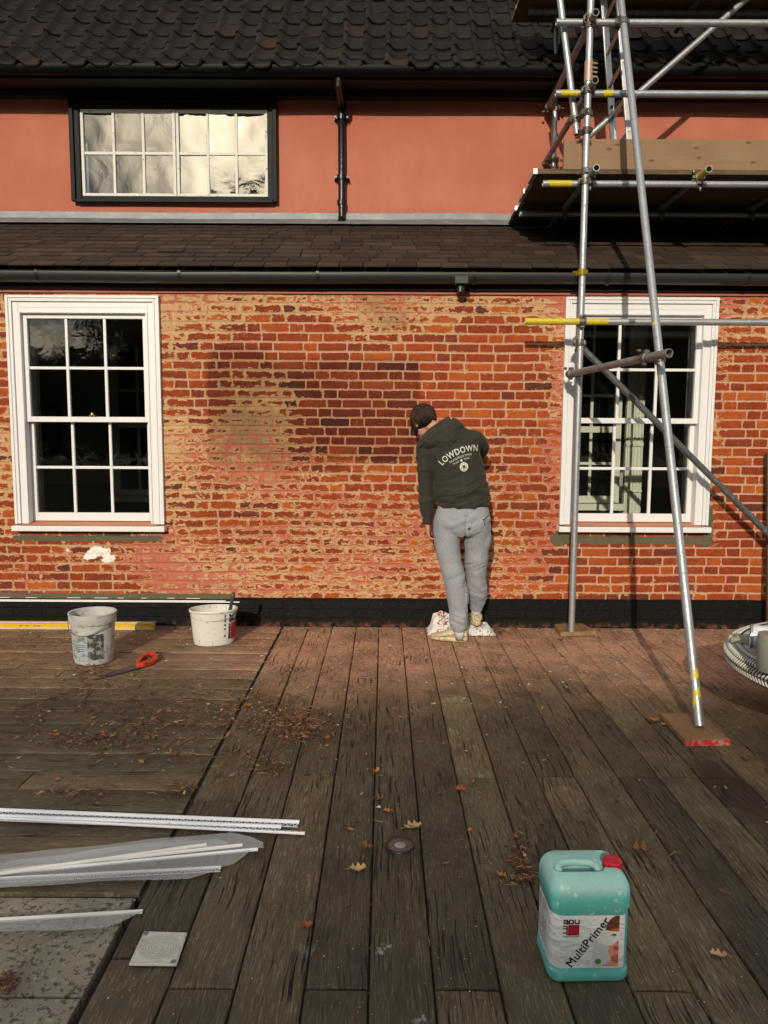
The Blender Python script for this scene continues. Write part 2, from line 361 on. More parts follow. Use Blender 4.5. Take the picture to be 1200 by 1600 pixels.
def glass_mat(name, tint=(.93, .95, .94), boost=1.0, wav=.25, base=.02, scale=7):
    t = NT(name); w = t.noise(scale, 3, .5, dist=.8); nb = t.bump(w, wav, .01)
    g = t.n('ShaderNodeBsdfGlossy'); g.inputs['Roughness'].default_value = .015; t.put(g.inputs['Normal'], nb); g.inputs['Color'].default_value = (1, 1, 1, 1)
    tr = t.n('ShaderNodeBsdfTransparent'); t.put(tr.inputs[0], tint)
    fr = t.n('ShaderNodeFresnel'); fr.inputs[0].default_value = 1.5
    f = t.m('ADD', t.m('MULTIPLY', fr.outputs[0], boost), base, clamp=True)
    ms = t.n('ShaderNodeMixShader'); t.put(ms.inputs[0], f); t.t.links.new(tr.outputs[0], ms.inputs[1]); t.t.links.new(g.outputs[0], ms.inputs[2])
    t.t.links.new(ms.outputs[0], t.out.inputs[0]); return t.mat

M = {}
M['brick'] = mat_brick(); M['render'] = mat_render_wall(); M['stone'] = mat_stone()
M['deck'] = mat_wood('weathered_deck_oak', (.034, .027, .017), (.130, .102, .064), (.30, .245, .16), dust=True, bstr=1.0)
M['board'] = mat_wood('scaffold_board_wood', (.26, .150, .068), (.40, .245, .115), (.46, .30, .155), gs=.5, bstr=.25)
M['oldboard'] = mat_wood('dirty_scaffold_board', (.075, .046, .026), (.15, .095, .055), (.22, .15, .09), gs=.6, bstr=.5)
M['pantile'] = mat_pantile(); M['slate'] = mat_slate()
M['galv'] = mat_galv(); M['rusty'] = mat_galv('rusty_scaffold_tube', 1)
M['coupler'] = simple('coupler_steel', (.17, .155, .13), .5, .7, .5, 60, .4, .002, dirt=(.12, .065, .035), dscale=30)
M['white'] = simple('white_gloss_paint', (.70, .70, .71), .35, 0, .04, 9, .25, .003, dirt=(.47, .46, .44), dscale=14, dth=(.60, .8))
M['oldwhite'] = simple('flaking_white_paint', (.62, .61, .58), .6, 0, .12, 40, .5, .004, dirt=(.22, .20, .17), dscale=26, dth=(.60, .66))
M['black'] = simple('black_gloss_paint', (.006, .006, .007), .33, 0, .3, 35, .5, .004, spec=.4)
M['blackframe'] = simple('black_frame_paint', (.005, .005, .006), .5, 0, .3, 35, .4, .003, spec=.12)
M['gutter'] = simple('black_plastic_gutter', (.020, .021, .023), .42, 0, .25, 12, .1, .002, dirt=(.06, .05, .04), dscale=9, dth=(.62, .8))
M['union'] = simple('gutter_union', (.010, .010, .011), .35)
M['dark'] = simple('dull_black_timber', (.012, .011, .011), .8)  # dull black of the eaves board and the surfaces under the tiles
M['lead'] = simple('lead_flashing', (.17, .18, .19), .55, .3, .35, 5, .5, .01, dirt=(.26, .27, .27), dscale=7, dth=(.5, .75))
def mat_tar():
    t = NT('tarred_plinth'); x = t.map((4.4, 1, 13.6)); n = t.noise(40, 7, .7)
    b = t.n('ShaderNodeTexBrick'); t.put(b.inputs['Vector'], t.comb(t.sep()[0], t.sep()[2], 0.)); b.inputs['Scale'].default_value = 1; b.inputs['Mortar Size'].default_value = .006
    b.inputs['Brick Width'].default_value = .23; b.inputs['Row Height'].default_value = .072; b.inputs['Mortar Smooth'].default_value = .6
    h = t.m('ADD', t.m('MULTIPLY', b.outputs['Fac'], -.6), n)
    c = t.mix(t.ramp(n, .5, .8), (.003, .003, .003), (.009, .008, .008)); c = t.mix(t.ramp(t.noise(70, 2, .5), .735, .75), c, (.35, .3, .26))
    c = t.mix(t.m('MULTIPLY', t.ramp(t.sep()[2], .06, 0.), t.ramp(t.noise(20, 4, .6), .4, .7)), c, (.14, .06, .04))
    return t.pbr(c, .5, 0, t.bump(h, .9, .006), .18)
M['tar'] = mat_tar()
M['glass'] = glass_mat('window_glass', boost=2.0, wav=.10, base=.0)
M['oldglass'] = glass_mat('wavy_old_glass', tint=(.35, .37, .36), boost=1.7, wav=.22, base=.02, scale=3.2)
M['room'] = simple('dim_room_plaster', (.38, .37, .32), .9)
M['roomdark'] = simple('dark_room_dado', (.035, .033, .03), .6)
M['inwhite'] = simple('interior_cream_joinery', (.60, .60, .50), .6)
M['ground'] = simple('soil_ground', (.06, .055, .03), .95, nscale=4)

# ================================================================== GROUND, DECK, PAVING
gb = MB(); gb.add([(-150, -150, -.5), (150, -150, -.5), (150, 150, -.5), (-150, 150, -.5)], [(0, 1, 2, 3)])
tag(gb.build('ground', M['ground']), kind='structure')
WY = 5.87
def plank(mb, x0, x1, y0, y1, along, r, top=0.0, th=.045):
    """one deck board with worn rounded edges, slightly uneven"""
    b = .006; n0 = len(mb.v)
    L_ = (y1 - y0) if along == 'y' else (x1 - x0); Wd = (x1 - x0) if along == 'y' else (y1 - y0)
    ns = max(2, int(L_ / .12)); prof = [(0, -th), (0, -b), (b * .35, -b * .3), (b, 0), (Wd * .33, .0008), (Wd * .66, .0008), (Wd - b, 0), (Wd - b * .35, -b * .3), (Wd, -b), (Wd, -th)]
    rs = []; tilt = (rnd.random() - .5) * .004; off = (rnd.random() - .5) * .003
    for k in range(ns + 1):
        s = L_ * k / ns; e = .004 if k in (0, ns) else 0
        wob = (mnoise.noise(Vector((s * 2.2, r * 90, 1.)))) * .0016; wob2 = (mnoise.noise(Vector((s * 2.4, r * 70, 9.)))) * .0016
        rg = []
        for (u, z) in prof:
            q = u + (wob if u < Wd / 2 else wob2)
            zz = top + z + off + tilt * (u / Wd - .5) - (e if z > -.02 else 0)
            rg.append((x0 + q, y0 + s, zz) if along == 'y' else (x0 + s, y0 + q, zz))
        rs.append(rg)
    mb.rings(rs)
    n1 = len(mb.v)
    for nm, fn in (('ga', lambda k, u: L_ * k / ns), ('gb', lambda k, u: prof[u][0]), ('gr', lambda k, u: r)):
        a = mb.at.setdefault(nm, []); a += [0.0] * (n0 - len(a))
        for k in range(ns + 1):
            for u in range(len(prof)): a.append(fn(k, u))
dk = MB()
seams = [-.808, -.604, -.412, -.218, -.036, .148, .336, .517, .704, .882, 1.075]
while seams[-1] < 4.6: seams.append(seams[-1] + .187 + (rnd.random() - .5) * .008)
joints = {0: [3.0, 2.05], 1: [1.93], 2: [3.24], 3: [1.93], 4: [3.24, 1.2], 5: [1.93], 6: [3.23], 7: [2.2], 8: [1.93, 3.24], 9: [4.6]}
for i in range(len(seams) - 1):
    js = sorted(joints.get(i, [rnd.choice([1.93, 3.24, 4.5, 2.6])])); ys = [-1.6] + js + [WY + .02]
    for a, b in zip(ys[:-1], ys[1:]):
        plank(dk, seams[i] + .0032, seams[i + 1] - .0028, a + .004, b - .004, 'y', rnd.random())
ls = [2.358]
while ls[-1] < 5.7: ls.append(ls[-1] + .184 + (rnd.random() - .5) * .008)
ls[-1] = WY + .02
for a, b in zip(ls[:-1], ls[1:]):
    xs = [-4.6, rnd.uniform(-3.4, -1.5), -.822]
    for p, q in zip(xs[:-1], xs[1:]): plank(dk, p + .003, q - .003, a + .003, b - .003, 'x', rnd.random())
deck = tag(dk.build('deck', M['deck'], smooth=True, auto=50), kind='structure')
# moss and dirt lying in the deck gaps / joists below
jb = MB()
jb.box(-4.6, 4.7, 2.36, WY, -.09, -.017); jb.box(-.8, 4.7, -1.6, 2.36, -.09, -.017)
tag(jb.build('deck_underlay', simple('dark_soil_in_gaps', (.022, .018, .011), .95, nscale=20), None), kind='structure')
# stone paving and pond
sb = MB()
p1 = G(30, 1430).x
def slab(x0, x1, y0, y1, z1=-.012):
    sb.box(x0, x1, y0, y1, z1 - .07, z1)
yj = 1.905
slab(-1.60, -.836, yj + .006, 2.215); slab(-2.4, -1.606, yj + .2, 2.35)
slab(-1.335, -.836, 1.45, yj - .004); slab(-1.335, -.836, .9, 1.444); slab(-1.7, -.836, 2.222, 2.35); slab(-2.6, -1.706, 2.355 - .004, 2.356)
slab(-1.335, -.836, -.5, .894)
pav = tag(sb.build('paving', M['stone'], bevel=.008, auto=40), kind='structure')
wb = MB(); wb.add([(-4.6, -1.6, -.16), (-1.2, -1.6, -.16), (-1.2, 2.36, -.16), (-4.6, 2.36, -.16)], [(0, 1, 2, 3)])
tw = NT('pond_water'); tw.pbr((.10, .115, .13), .08, 0, tw.bump(tw.noise(12, 3), .15, .01), .6)
tag(wb.build('pond_water', tw.mat), kind='structure')

# ================================================================== HOUSE
house = thing('house', 'old house with red brick lower wall, pink upper wall and dark tiled roofs', 'house', (0, WY, 0))
# windows openings (world)
LW = (-2.930, -1.745, .775, 2.605); RW = (1.394, 2.575, .79, 2.612)
def brick_wall():
    st = .0068; X0, X1, Z0, Z1 = -4.6, 4.7, .22, 2.66
    nx = int((X1 - X0) / st) + 1; nz_ = int((Z1 - Z0) / st) + 1
    xs = np.linspace(X0, X1, nx); zs = np.linspace(Z0, Z1, nz_); XX, ZZ = np.meshgrid(xs, zs); XX = XX.ravel(); ZZ = ZZ.ravel()
    # bricks
    ch = .0730; sd = np.full(XX.shape, -.01); tone = np.zeros(XX.shape)
    wv = (fbm(np.stack([XX * 1.1, ZZ * 2, 0 * XX], 1), 2) - .5) * .012
    rs = np.random.RandomState(5); row = np.floor((ZZ + wv) / ch).astype(int)
    jx = (fbm(np.stack([XX * 9, ZZ * 9, 0 * XX + 5], 1), 2) - .5) * .007; jz = (fbm(np.stack([XX * 9, ZZ * 9, 0 * XX + 9], 1), 2) - .5) * .006
    for r_ in range(row.min(), row.max() + 1):
        m = row == r_
        if not m.any(): continue
        e = [X0 - .3 - rs.rand() * .2]; k = rs.randint(2); tn = []
        while e[-1] < X1 + .1:
            w = (.232 if k else .112) * rs.uniform(.93, 1.07); k = 1 - k
            if rs.rand() < .05: k = 1 - k
            e.append(e[-1] + w); q = rs.rand(); tn.append(.18 + .82 * q if rs.rand() < .94 else q * .16)
        e = np.array(e); tn = np.array(tn + [0]); x = XX[m]; i = np.clip(np.searchsorted(e, x) - 1, 0, len(e) - 2)
        hw = (e[i + 1] - e[i]) / 2 - .0056; hh = ch / 2 - .0068 + rs.uniform(-.0015, .0008)
        cx = (e[i] + e[i + 1]) / 2; cz = r_ * ch + ch / 2
        qx = np.abs(x + jx[m] - cx) - hw + .008; qz = np.abs(ZZ[m] + wv[m] + jz[m] - cz) - hh + .008
        d = np.sqrt(np.maximum(qx, 0) ** 2 + np.maximum(qz, 0) ** 2) + np.minimum(np.maximum(qx, qz), 0) - .008
        sd[m] = -d; tone[m] = tn[i]
    # pixel-like coordinates of the photograph for laying out stains on the wall
    px = 600 + (XX + .02) * 195.5; py = 980 - ZZ * 199.5
    B = lambda x0, x1, y0, y1, s=14, sy=None: 1 / (1 + np.exp(-(px - x0) / s)) / (1 + np.exp((px - x1) / s)) / (1 + np.exp(-(py - y0) / (sy or s))) / (1 + np.exp((py - y1) / (sy or s)))
    low = fbm(np.stack([XX * 1.3, ZZ * 2.1, 0 * XX + 3], 1), 3) - .5
    T = .195 + low * .74
    T += .36 * B(120, 900, 440, 492, 10) + .22 * B(240, 880, 470, 530, 14) + .30 * B(235, 305, 440, 950, 12) + .36 * B(340, 450, 610, 740, 16) + .18 * B(400, 540, 600, 650)
    T += .20 * B(330, 560, 565, 600, 8) + .26 * B(250, 700, 690, 950, 30) + .12 * B(560, 700, 440, 560, 20) + .24 * B(700, 880, 700, 950, 30) + .14 * B(560, 880, 560, 700, 25) + .10 * B(1125, 1400, 560, 950, 20) - .16 * B(455, 680, 535, 690, 12)
    T += .22 * B(-300, 35, 440, 850, 8) + .32 * B(858, 888, 455, 850, 5) + .34 * B(1108, 1130, 455, 850, 5) + .42 * B(90, 250, 838, 880, 9) + .2 * B(60, 420, 880, 935, 14)
    T += .3 * B(1110, 1400, 455, 560, 14) + .10 * B(760, 860, 740, 950, 20) + .3 * B(100, 1400, 448, 462, 4) + .18 * B(400, 1100, 915, 940, 7)
    T -= .16 * B(240, 900, 490, 540, 10) * (px < 330) + .22 * B(470, 880, 530, 760, 30) * .6 + .14 * B(1135, 1400, 600, 820, 12) + .12 * B(880, 1110, 850, 925, 15)
    pink = .05 + .50 * B(240, 900, 660, 960, 45) + .25 * B(440, 880, 560, 700, 40) + .6 * B(1100, 1135, 455, 900, 6) + .5 * B(-300, 260, 835, 960, 16) + .6 * B(800, 890, 520, 900, 14) + .8 * B(1130, 1400, 455, 480, 7) - .6 * B(235, 300, 440, 800, 12) - .5 * B(340, 450, 600, 720, 15) + .9 * B(-400, 1400, 452, 460, 3) * (px > 880) + .4 * B(880, 1400, 820, 950, 20)
    pink += (fbm(np.stack([XX * 2.1, ZZ * 4, 0 * XX + 7], 1), 3) - .5) * .9
    wn = (fbm(np.stack([XX * 9, ZZ * 9, 0 * XX + 2], 1), 3) - .5)
    wet = np.clip(1.25 * B(333, 657, 556, 712 + 0, 1.6, 3) * (1 - .55 * B(650, 700, 640, 800, 4)), 0, 1)
    wet = np.maximum(wet, B(337, 425, 536, 600, 3)); wet = np.maximum(wet, .8 * B(345, 545, 690, 728, 4))
    wet = np.clip(wet + np.where(wet > .05, wn * .4 - .05, 0) * (py > 690), 0, 1) * .95
    wet = np.maximum(wet, .75 * B(560, 600, 458, 480, 4)); wet = np.maximum(wet, .7 * B(596, 640, 492, 506, 3))
    wet = wet * np.clip(.92 + low * 1.2 + .25 * (px < 440), .6, 1)
    grn = .8 * np.clip(B(335, 450, 560, 740, 14) * (.4 + low * 2 + wn * 2) + .7 * B(580, 640, 455, 500, 8), 0, 1)
    smear = .62 * B(128, 152, 862, 874, 3, 2) + .85 * B(146, 178, 853, 862, 3, 2) + .75 * B(164, 186, 864, 876, 3, 2) + .8 * B(102, 118, 853, 861, 3, 2) + .7 * B(140, 160, 852, 868, 3, 3) + .6 * B(158, 176, 872, 880, 3, 2)
    ren = B(-400, 370, 927, 985, 4, 2.5) * 1. + B(20, 262, 833, 843, 4, 2) * .95 + B(868, 1112, 830, 843, 4, 2) * .95 + B(1104, 1118, 775, 845, 2.5, 8)*.95 + B(866, 885, 822, 845, 3, 4) * .9
    h = np.clip((sd + .002) / .006, 0, 1); h = h * h * (3 - 2 * h)
    res = np.clip((T + (fbm(np.stack([XX * 9, 0 * XX + 1, ZZ * 20], 1), 4) - .5) * 1.5 - .45) * 6, 0, 1)
    yy = WY - h * .0045 - res * .0025 - (fbm(np.stack([XX * 1.2, ZZ * 1.2, 0 * XX], 1), 2) - .5) * .012 - (fbm(np.stack([XX * 30, ZZ * 30, 0 * XX + 4], 1), 2) - .5) * .003
    yy = np.where(ren > .5, WY - .008, yy)
    me = bpy.data.meshes.new('brick_wall')
    idx = np.arange(nx * nz_).reshape(nz_, nx); q = np.stack([idx[:-1, :-1], idx[:-1, 1:], idx[1:, 1:], idx[1:, :-1]], -1).reshape(-1, 4)
    cxx = (XX[q[:, 0]] + XX[q[:, 2]]) / 2; czz = (ZZ[q[:, 0]] + ZZ[q[:, 2]]) / 2
    keep = np.ones(len(q), bool)
    for (a, b, c, d) in (LW, RW): keep &= ~((cxx > a + .02) & (cxx < b - .02) & (czz > c - .01) & (czz < d - .02))
    q = q[keep]
    me.vertices.add(len(XX)); me.vertices.foreach_set('co', np.stack([XX, yy, ZZ], 1).astype(np.float32).ravel())
    me.loops.add(len(q) * 4); me.loops.foreach_set('vertex_index', q.astype(np.int32).ravel())
    me.polygons.add(len(q)); me.polygons.foreach_set('loop_start', np.arange(0, len(q) * 4, 4, dtype=np.int32)); me.polygons.foreach_set('loop_total', np.full(len(q), 4, np.int32))
    me.update(calc_edges=True)
    for k, a in dict(sd=sd, tone=tone, thick=T, pink=np.clip(pink, -.4, 1.3), wet=wet, grn=grn, smear=smear, render=ren).items():
        t = me.attributes.new(k, 'FLOAT', 'POINT'); t.data.foreach_set('value', a.astype(np.float32))
    me.flip_normals() if me.polygons[0].normal.y > 0 else None
    return link_mesh('brick_wall', me, M['brick'], house, True)
brick_wall()
# plinth with wobbly top edge
pb = MB(); n = 90; tp = []
for i in range(n + 1):
    x = -4.6 + 9.3 * i / n; tp.append((x, .237 + .006 * mnoise.noise(Vector((x * 5, 0, 0))) - (.035 if x < -1.2 else 0)))
pb.rings([[(x, WY - .014, -.02), (x, WY - .016, z), (x, WY + .05, z), (x, WY + .05, -.02)] for x, z in tp])
pb.build('plinth', M['tar'], house, smooth=True, auto=40)
# white stop bead at the foot of the fresh render
bd = MB(); bd.box(-4.6, -1.16, WY - .028, WY - .006, .198, .206); bd.box(-4.6, -1.2, WY - .013, WY - .005, .206, .211)
for i in range(14):
    x = -3.5 + i * .19 + rnd.random() * .05
    if rnd.random() < .75: bd.box(x, x + rnd.uniform(.03, .12), WY - .0135, WY - .006, .226, .230)
bd.build('render_bead', M['white'], house)

def pane_rect(mb, x0, x1, z0, z1, y):
    mb.box(x0, x1, y, y + .003, z0, z1)
def sash_window(R, name_lbl, lower_in=.045):
    x0, x1, z0, z1 = R; yF = WY - .03
    fr = MB()
    # stepped architrave: outer bead, flat, inner bead
    def ring(a0, a1, b0, b1, w, y0, y1):
        fr.box(a0, a0 + w, y0, y1, b0, b1); fr.box(a1 - w, a1, y0, y1, b0, b1); fr.box(a0 + w, a1 - w, y0, y1, b1 - w, b1)
    bz = z0 + .055
    ring(x0, x1, bz, z1, .022, yF - .012, WY + .05)
    ring(x0 + .022, x1 - .022, bz, z1 - .022, .012, yF - .004, WY + .05)
    ring(x0 + .034, x1 - .034, bz, z1 - .034, .014, yF - .010, WY + .05)
    ring(x0 + .048, x1 - .048, bz, z1 - .048, .044, yF + .006, WY + .16); fr.box(x0 + .092, x1 - .092, yF + .006, WY + .16, z1 - .138, z1 - .092)
    ring(x0 + .092, x1 - .092, bz, z1 - .118, .016, yF - .002, WY + .03)
    f = fr.build('sash_window', M['white'], house, bevel=.003)
    ix0, ix1, iz1 = x0 + .107, x1 - .107, z1 - .135
    sl_ = MB(); sl_.box(x0 - .012, x1 + .012, yF - .05, WY + .03, z0 - .0, z0 + .043)
    sl_.build('window_sill', M['white'], f, bevel=.005)
    s2 = MB(); s2.add([(x0 + .05, yF - .045, z0 + .0455), (x1 - .05, yF - .045, z0 + .0455), (x1 - .05, WY + .1, z0 + .07), (x0 + .05, WY + .1, z0 + .07)], [(0, 1, 2, 3)])
    s2.build('sill_strip', M['terracotta'], f)
    mid = z0 + (z1 - z0) * .482
    def sash(a0, a1, b0, b1, y, bot, nm):
        s = MB(); w = .036; th = .04
        s.box(a0, a0 + w, y, y + th, b0, b1); s.box(a1 - w, a1, y, y + th, b0, b1)
        s.box(a0 + w, a1 - w, y, y + th, b1 - w, b1); s.box(a0 + w, a1 - w, y, y + th, b0, b0 + bot)
        gx0, gx1, gz0, gz1 = a0 + w, a1 - w, b0 + bot, b1 - w
        cx = [gx0 + (gx1 - gx0) * k / 3 for k in (1, 2)]; cz = (gz0 + gz1) / 2
        for c in cx:
            s.box(c - .011, c + .011, y + .008, y + th - .004, gz0, gz1)
        for u, v in ((gx0, cx[0] - .011), (cx[0] + .011, cx[1] - .011), (cx[1] + .011, gx1)):
            s.box(u, v, y + .009, y + th - .005, cz - .011, cz + .011)
        so_ = s.build(nm, M['white'], f, bevel=.0035)
        g = MB(); xx = [gx0] + cx + [gx1]; zz = [gz0, cz, gz1]
        for i in range(3):
            for j in range(2):
                tx = (rnd.random() - .5) * .010; tz = (rnd.random() - .5) * .010
                u0, u1, w0, w1 = xx[i] - .002, xx[i + 1] + .002, zz[j] - .002, zz[j + 1] + .002; yy = y + .024
                g.add([(u0, yy - tx, w0), (u1, yy + tx, w0), (u1, yy + tx + tz * 0, w1), (u0, yy - tx, w1)], [(0, 1, 2, 3)])
        g.build('glass_panes', M['glass'], f)
    sash(ix0, ix1, mid - .022, iz1, yF + .035, .042, 'upper_sash')
    sash(ix0, ix1, z0 + .07, mid + .018, yF + .080, .066, 'lower_sash')
    bx = MB(); bx.box(ix0 - .02, ix0, WY + .01, WY + .2, z0 + .06, iz1 + .02); bx.box(ix1, ix1 + .02, WY + .01, WY + .2, z0 + .06, iz1 + .02); bx.box(ix0 - .02, ix1 + .02, WY + .01, WY + .2, iz1 + .001, iz1 + .03); bx.box(ix0, ix1, yF + .13, WY + .25, z0 + .03, z0 + .068)
    bx.build('sash_box', M['white'], f)
    return f
M['terracotta'] = simple('terracotta_masking_strip', (.50, .21, .12), .8)
wl = sash_window(LW, ''); wr = sash_window(RW, '')
ct = MB(); c0 = W(144, 650, WY); ct.path([c0 + Vector((-.02, 0, .0)), c0 + Vector((0, -.01, .012)), c0 + Vector((.02, 0, 0))], .006); ct.lathe([(.004, 0), (.012, .01), (.008, .02), (.0, .024)], c0 + Vector((0, 0, .006)), 12)
ct.build('sash_catch', simple('brass', (.7, .5, .15), .3, .9), wl, smooth=True)

# ---- strip, fascia and gutter between wall and lower roof
t1 = MB(); t1.box(-4.6, 4.7, WY - .02, WY + .1, 2.628, 2.652); t1.build('wall_top_strip', simple('pink_painted_strip', (.33, .09, .06), .6), house)
t1 = MB(); t1.box(-4.6, 4.7, WY - .05, WY + .1, 2.653, 2.80)
t1.build('fascia', M['black'], house, bevel=.004)
def gutter(name, y, z, r, x0, x1, mat, sag=.0):
    g = MB(); rs = []; N = 40
    for i in range(N + 1):
        x = x0 + (x1 - x0) * i / N; dz = sag * sin(x * 1.1) + .003 * mnoise.noise(Vector((x * 1.5, y, 0)))
        o_ = [(y + r * cos(a), z + dz + r * .95 * sin(a)) for a in [pi + pi * k / 12 for k in range(13)]]
        o_ = [(y - r, z + dz + .012)] + o_ + [(y + r, z + dz + .012)]
        inn = [(y + (r - .004) * cos(a), z + dz + (r - .004) * .95 * sin(a)) for a in [2 * pi - pi * k / 12 for k in range(13)]]
        inn = [(y + r - .004, z + dz + .012)] + inn + [(y - r + .004, z + dz + .012)]
        rs.append([(x, a, b) for a, b in o_ + inn])
    g.rings(rs); return g.build(name, mat, house, smooth=True, auto=40)
gz = 2.745; gy = 5.755
gt = gutter('gutter', gy, gz, .062, -4.6, 4.7, M['gutter'], .004)
for px in (62, 283, 497, 740, 948, 1165):
    x = W(px, 435, gy).x; bk = MB()
    ring_ = [(gy + .066 * cos(a), gz + .064 * sin(a)) for a in [pi + pi * k / 12 for k in range(13)]]
    ri2 = [(gy + .0625 * cos(a), gz + .0605 * sin(a)) for a in [2 * pi - pi * k / 12 for k in range(13)]]
    bk.rings([[(x + dx, a, b) for a, b in [(gy - .066, gz + .02)] + ring_ + [(gy + .066, gz + .02), (gy + .0625, gz + .02)] + ri2 + [(gy - .0625, gz + .02)]] for dx in (-.012, .012)]); bk.build('gutter_bracket', M['union'], gt, bevel=.002)
bk = MB(); px = W(720, 440, gy).x; bk.box(px - .05, px + .05, gy - .067, gy + .05, gz - .066, gz - .01); bk.cyl((px, gy, gz - .07), (px, gy, gz - .12), .034)
bk.build('gutter_outlet', M['union'], gt, bevel=.002)

# ---- lower roof (stone-coloured tiles)
RY0, RZ0, RY1, RZ1 = 5.70, 2.795, 7.10, 3.50
def lower_roof():
    mb = MB(); L_ = sqrt((RY1 - RY0) ** 2 + (RZ1 - RZ0) ** 2); u = Vector((0, (RY1 - RY0) / L_, (RZ1 - RZ0) / L_)); nrm = Vector((0, -u.z, u.y))
    ga = .130; rows = int(L_ / ga) + 1
    for r in range(rows):
        x = -4.7 + (r % 2) * .13 + rnd.random() * .05
        while x < 4.8:
            w = rnd.uniform(.15, .26); s0 = r * ga + rnd.uniform(-.004, .004); lift = rnd.uniform(.010, .015) * (1.0 if rnd.random() > .05 else 1.4); n0 = len(mb.v)
            base = Vector((0, RY0, RZ0)); tl = rnd.uniform(-.003, .003)
            A = [base + u * s0 + nrm * lift, base + u * (s0 + ga + .06) + nrm * .001]
            vs = []
            for xx, t_ in ((x + .002, tl), (x + w - .002, -tl)):
                for P_ in A: vs += [P_ + Vector((xx, 0, 0)) + u * t_, P_ + Vector((xx, 0, 0)) - nrm * .011 + u * t_]
            mb.add(vs, [(0, 4, 6, 2), (1, 3, 7, 5), (0, 1, 5, 4), (0, 2, 3, 1), (4, 5, 7, 6), (2, 6, 7, 3)])
            a = mb.at.setdefault('gr', []); a += [rnd.random() ** 1.5] * (len(mb.v) - len(a))
            x += w + .003
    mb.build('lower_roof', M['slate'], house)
    b2 = MB(); b2.add([(-4.7, RY0 + .03, RZ0 - .03), (4.8, RY0 + .03, RZ0 - .03), (4.8, RY1, RZ1 - .03), (-4.7, RY1, RZ1 - .03)], [(0, 1, 2, 3)])
    b2.build('roof_underlay', M['dark'], house)
lower_roof()
fl = MB(); N = 120; rs = []
for i in range(N + 1):
    x = -4.7 + 9.5 * i / N; dz = .012 * mnoise.noise(Vector((x * .8, 1, 0))) - .004; dd = .006 * mnoise.noise(Vector((x * 6, 2, 0)))
    rs.append([(x, 7.095, 3.582 + dz), (x, 7.072 + dd, 3.582 + dz), (x, 7.065 + dd, 3.525 + dz), (x, 6.93 + dd, 3.452 + dz * .4), (x, 6.925 + dd, 3.444), (x, 7.05, 3.49)])
fl.rings(rs); fl.build('lead_flashing', M['lead'], house, smooth=True, auto=35)

# ---- upper wall with window opening, slight undulation
UY = 7.10; UX0, UX1, UZ0, UZ1 = -2.868, -1.005, 3.668, 4.556
def upper_wall():
    xs = sorted(set([UX0, UX1] + list(np.round(np.arange(-4.7, 4.8, .08), 3)))); zs = sorted(set([UZ0, UZ1] + list(np.round(np.arange(3.44, 4.76, .06), 3))))
    mb = MB(); P_ = {}
    for i, x in enumerate(xs):
        for j, z in enumerate(zs):
            P_[i, j] = len(mb.v); mb.v.append((x, UY + .014 * (mnoise.noise(Vector((x * .9, z * 1.3, 3.)))), z))
    for i in range(len(xs) - 1):
        for j in range(len(zs) - 1):
            cx, cz = (xs[i] + xs[i + 1]) / 2, (zs[j] + zs[j + 1]) / 2
            if UX0 < cx < UX1 and UZ0 < cz < UZ1: continue
            mb.f.append((P_[i, j], P_[i, j + 1], P_[i + 1, j + 1], P_[i + 1, j])); mb.m.append(0)
    mb.build('upper_wall', M['render'], house, smooth=True)
upper_wall()
# upper casement window
cf = MB(); yU = UY - .045
for (a, b, c, d) in ((UX0 - .005, UX0 + .075, UZ0, UZ1), (UX1 - .075, UX1 + .005, UZ0, UZ1), (UX0 + .075, UX1 - .075, UZ1 - .07, UZ1), (UX0 + .075, UX1 - .075, UZ0, UZ0 + .05)):
    cf.box(a, b, yU, UY + .06, c, d)
for (a, b, c, d) in ((UX0 - .012, UX0 + .028, UZ0 - .005, UZ1 + .01), (UX1 - .028, UX1 + .012, UZ0 - .005, UZ1 + .01), (UX0 + .028, UX1 - .028, UZ1 - .03, UZ1 + .01), (UX0 + .028, UX1 - .028, UZ0 - .012, UZ0 + .022)):
    cf.box(a, b, yU - .022, yU + .01, c, d)
cf.box(UX0 - .02, UX1 + .02, yU - .05, UY, UZ1 + .012, UZ1 + .03)
uw = cf.build('casement_window', M['blackframe'], house, bevel=.006, seg=3)
gx0, gx1, gz0, gz1 = UX0 + .078, UX1 - .078, UZ0 + .053, UZ1 - .073; mid = (gx0 + gx1) / 2 + .015
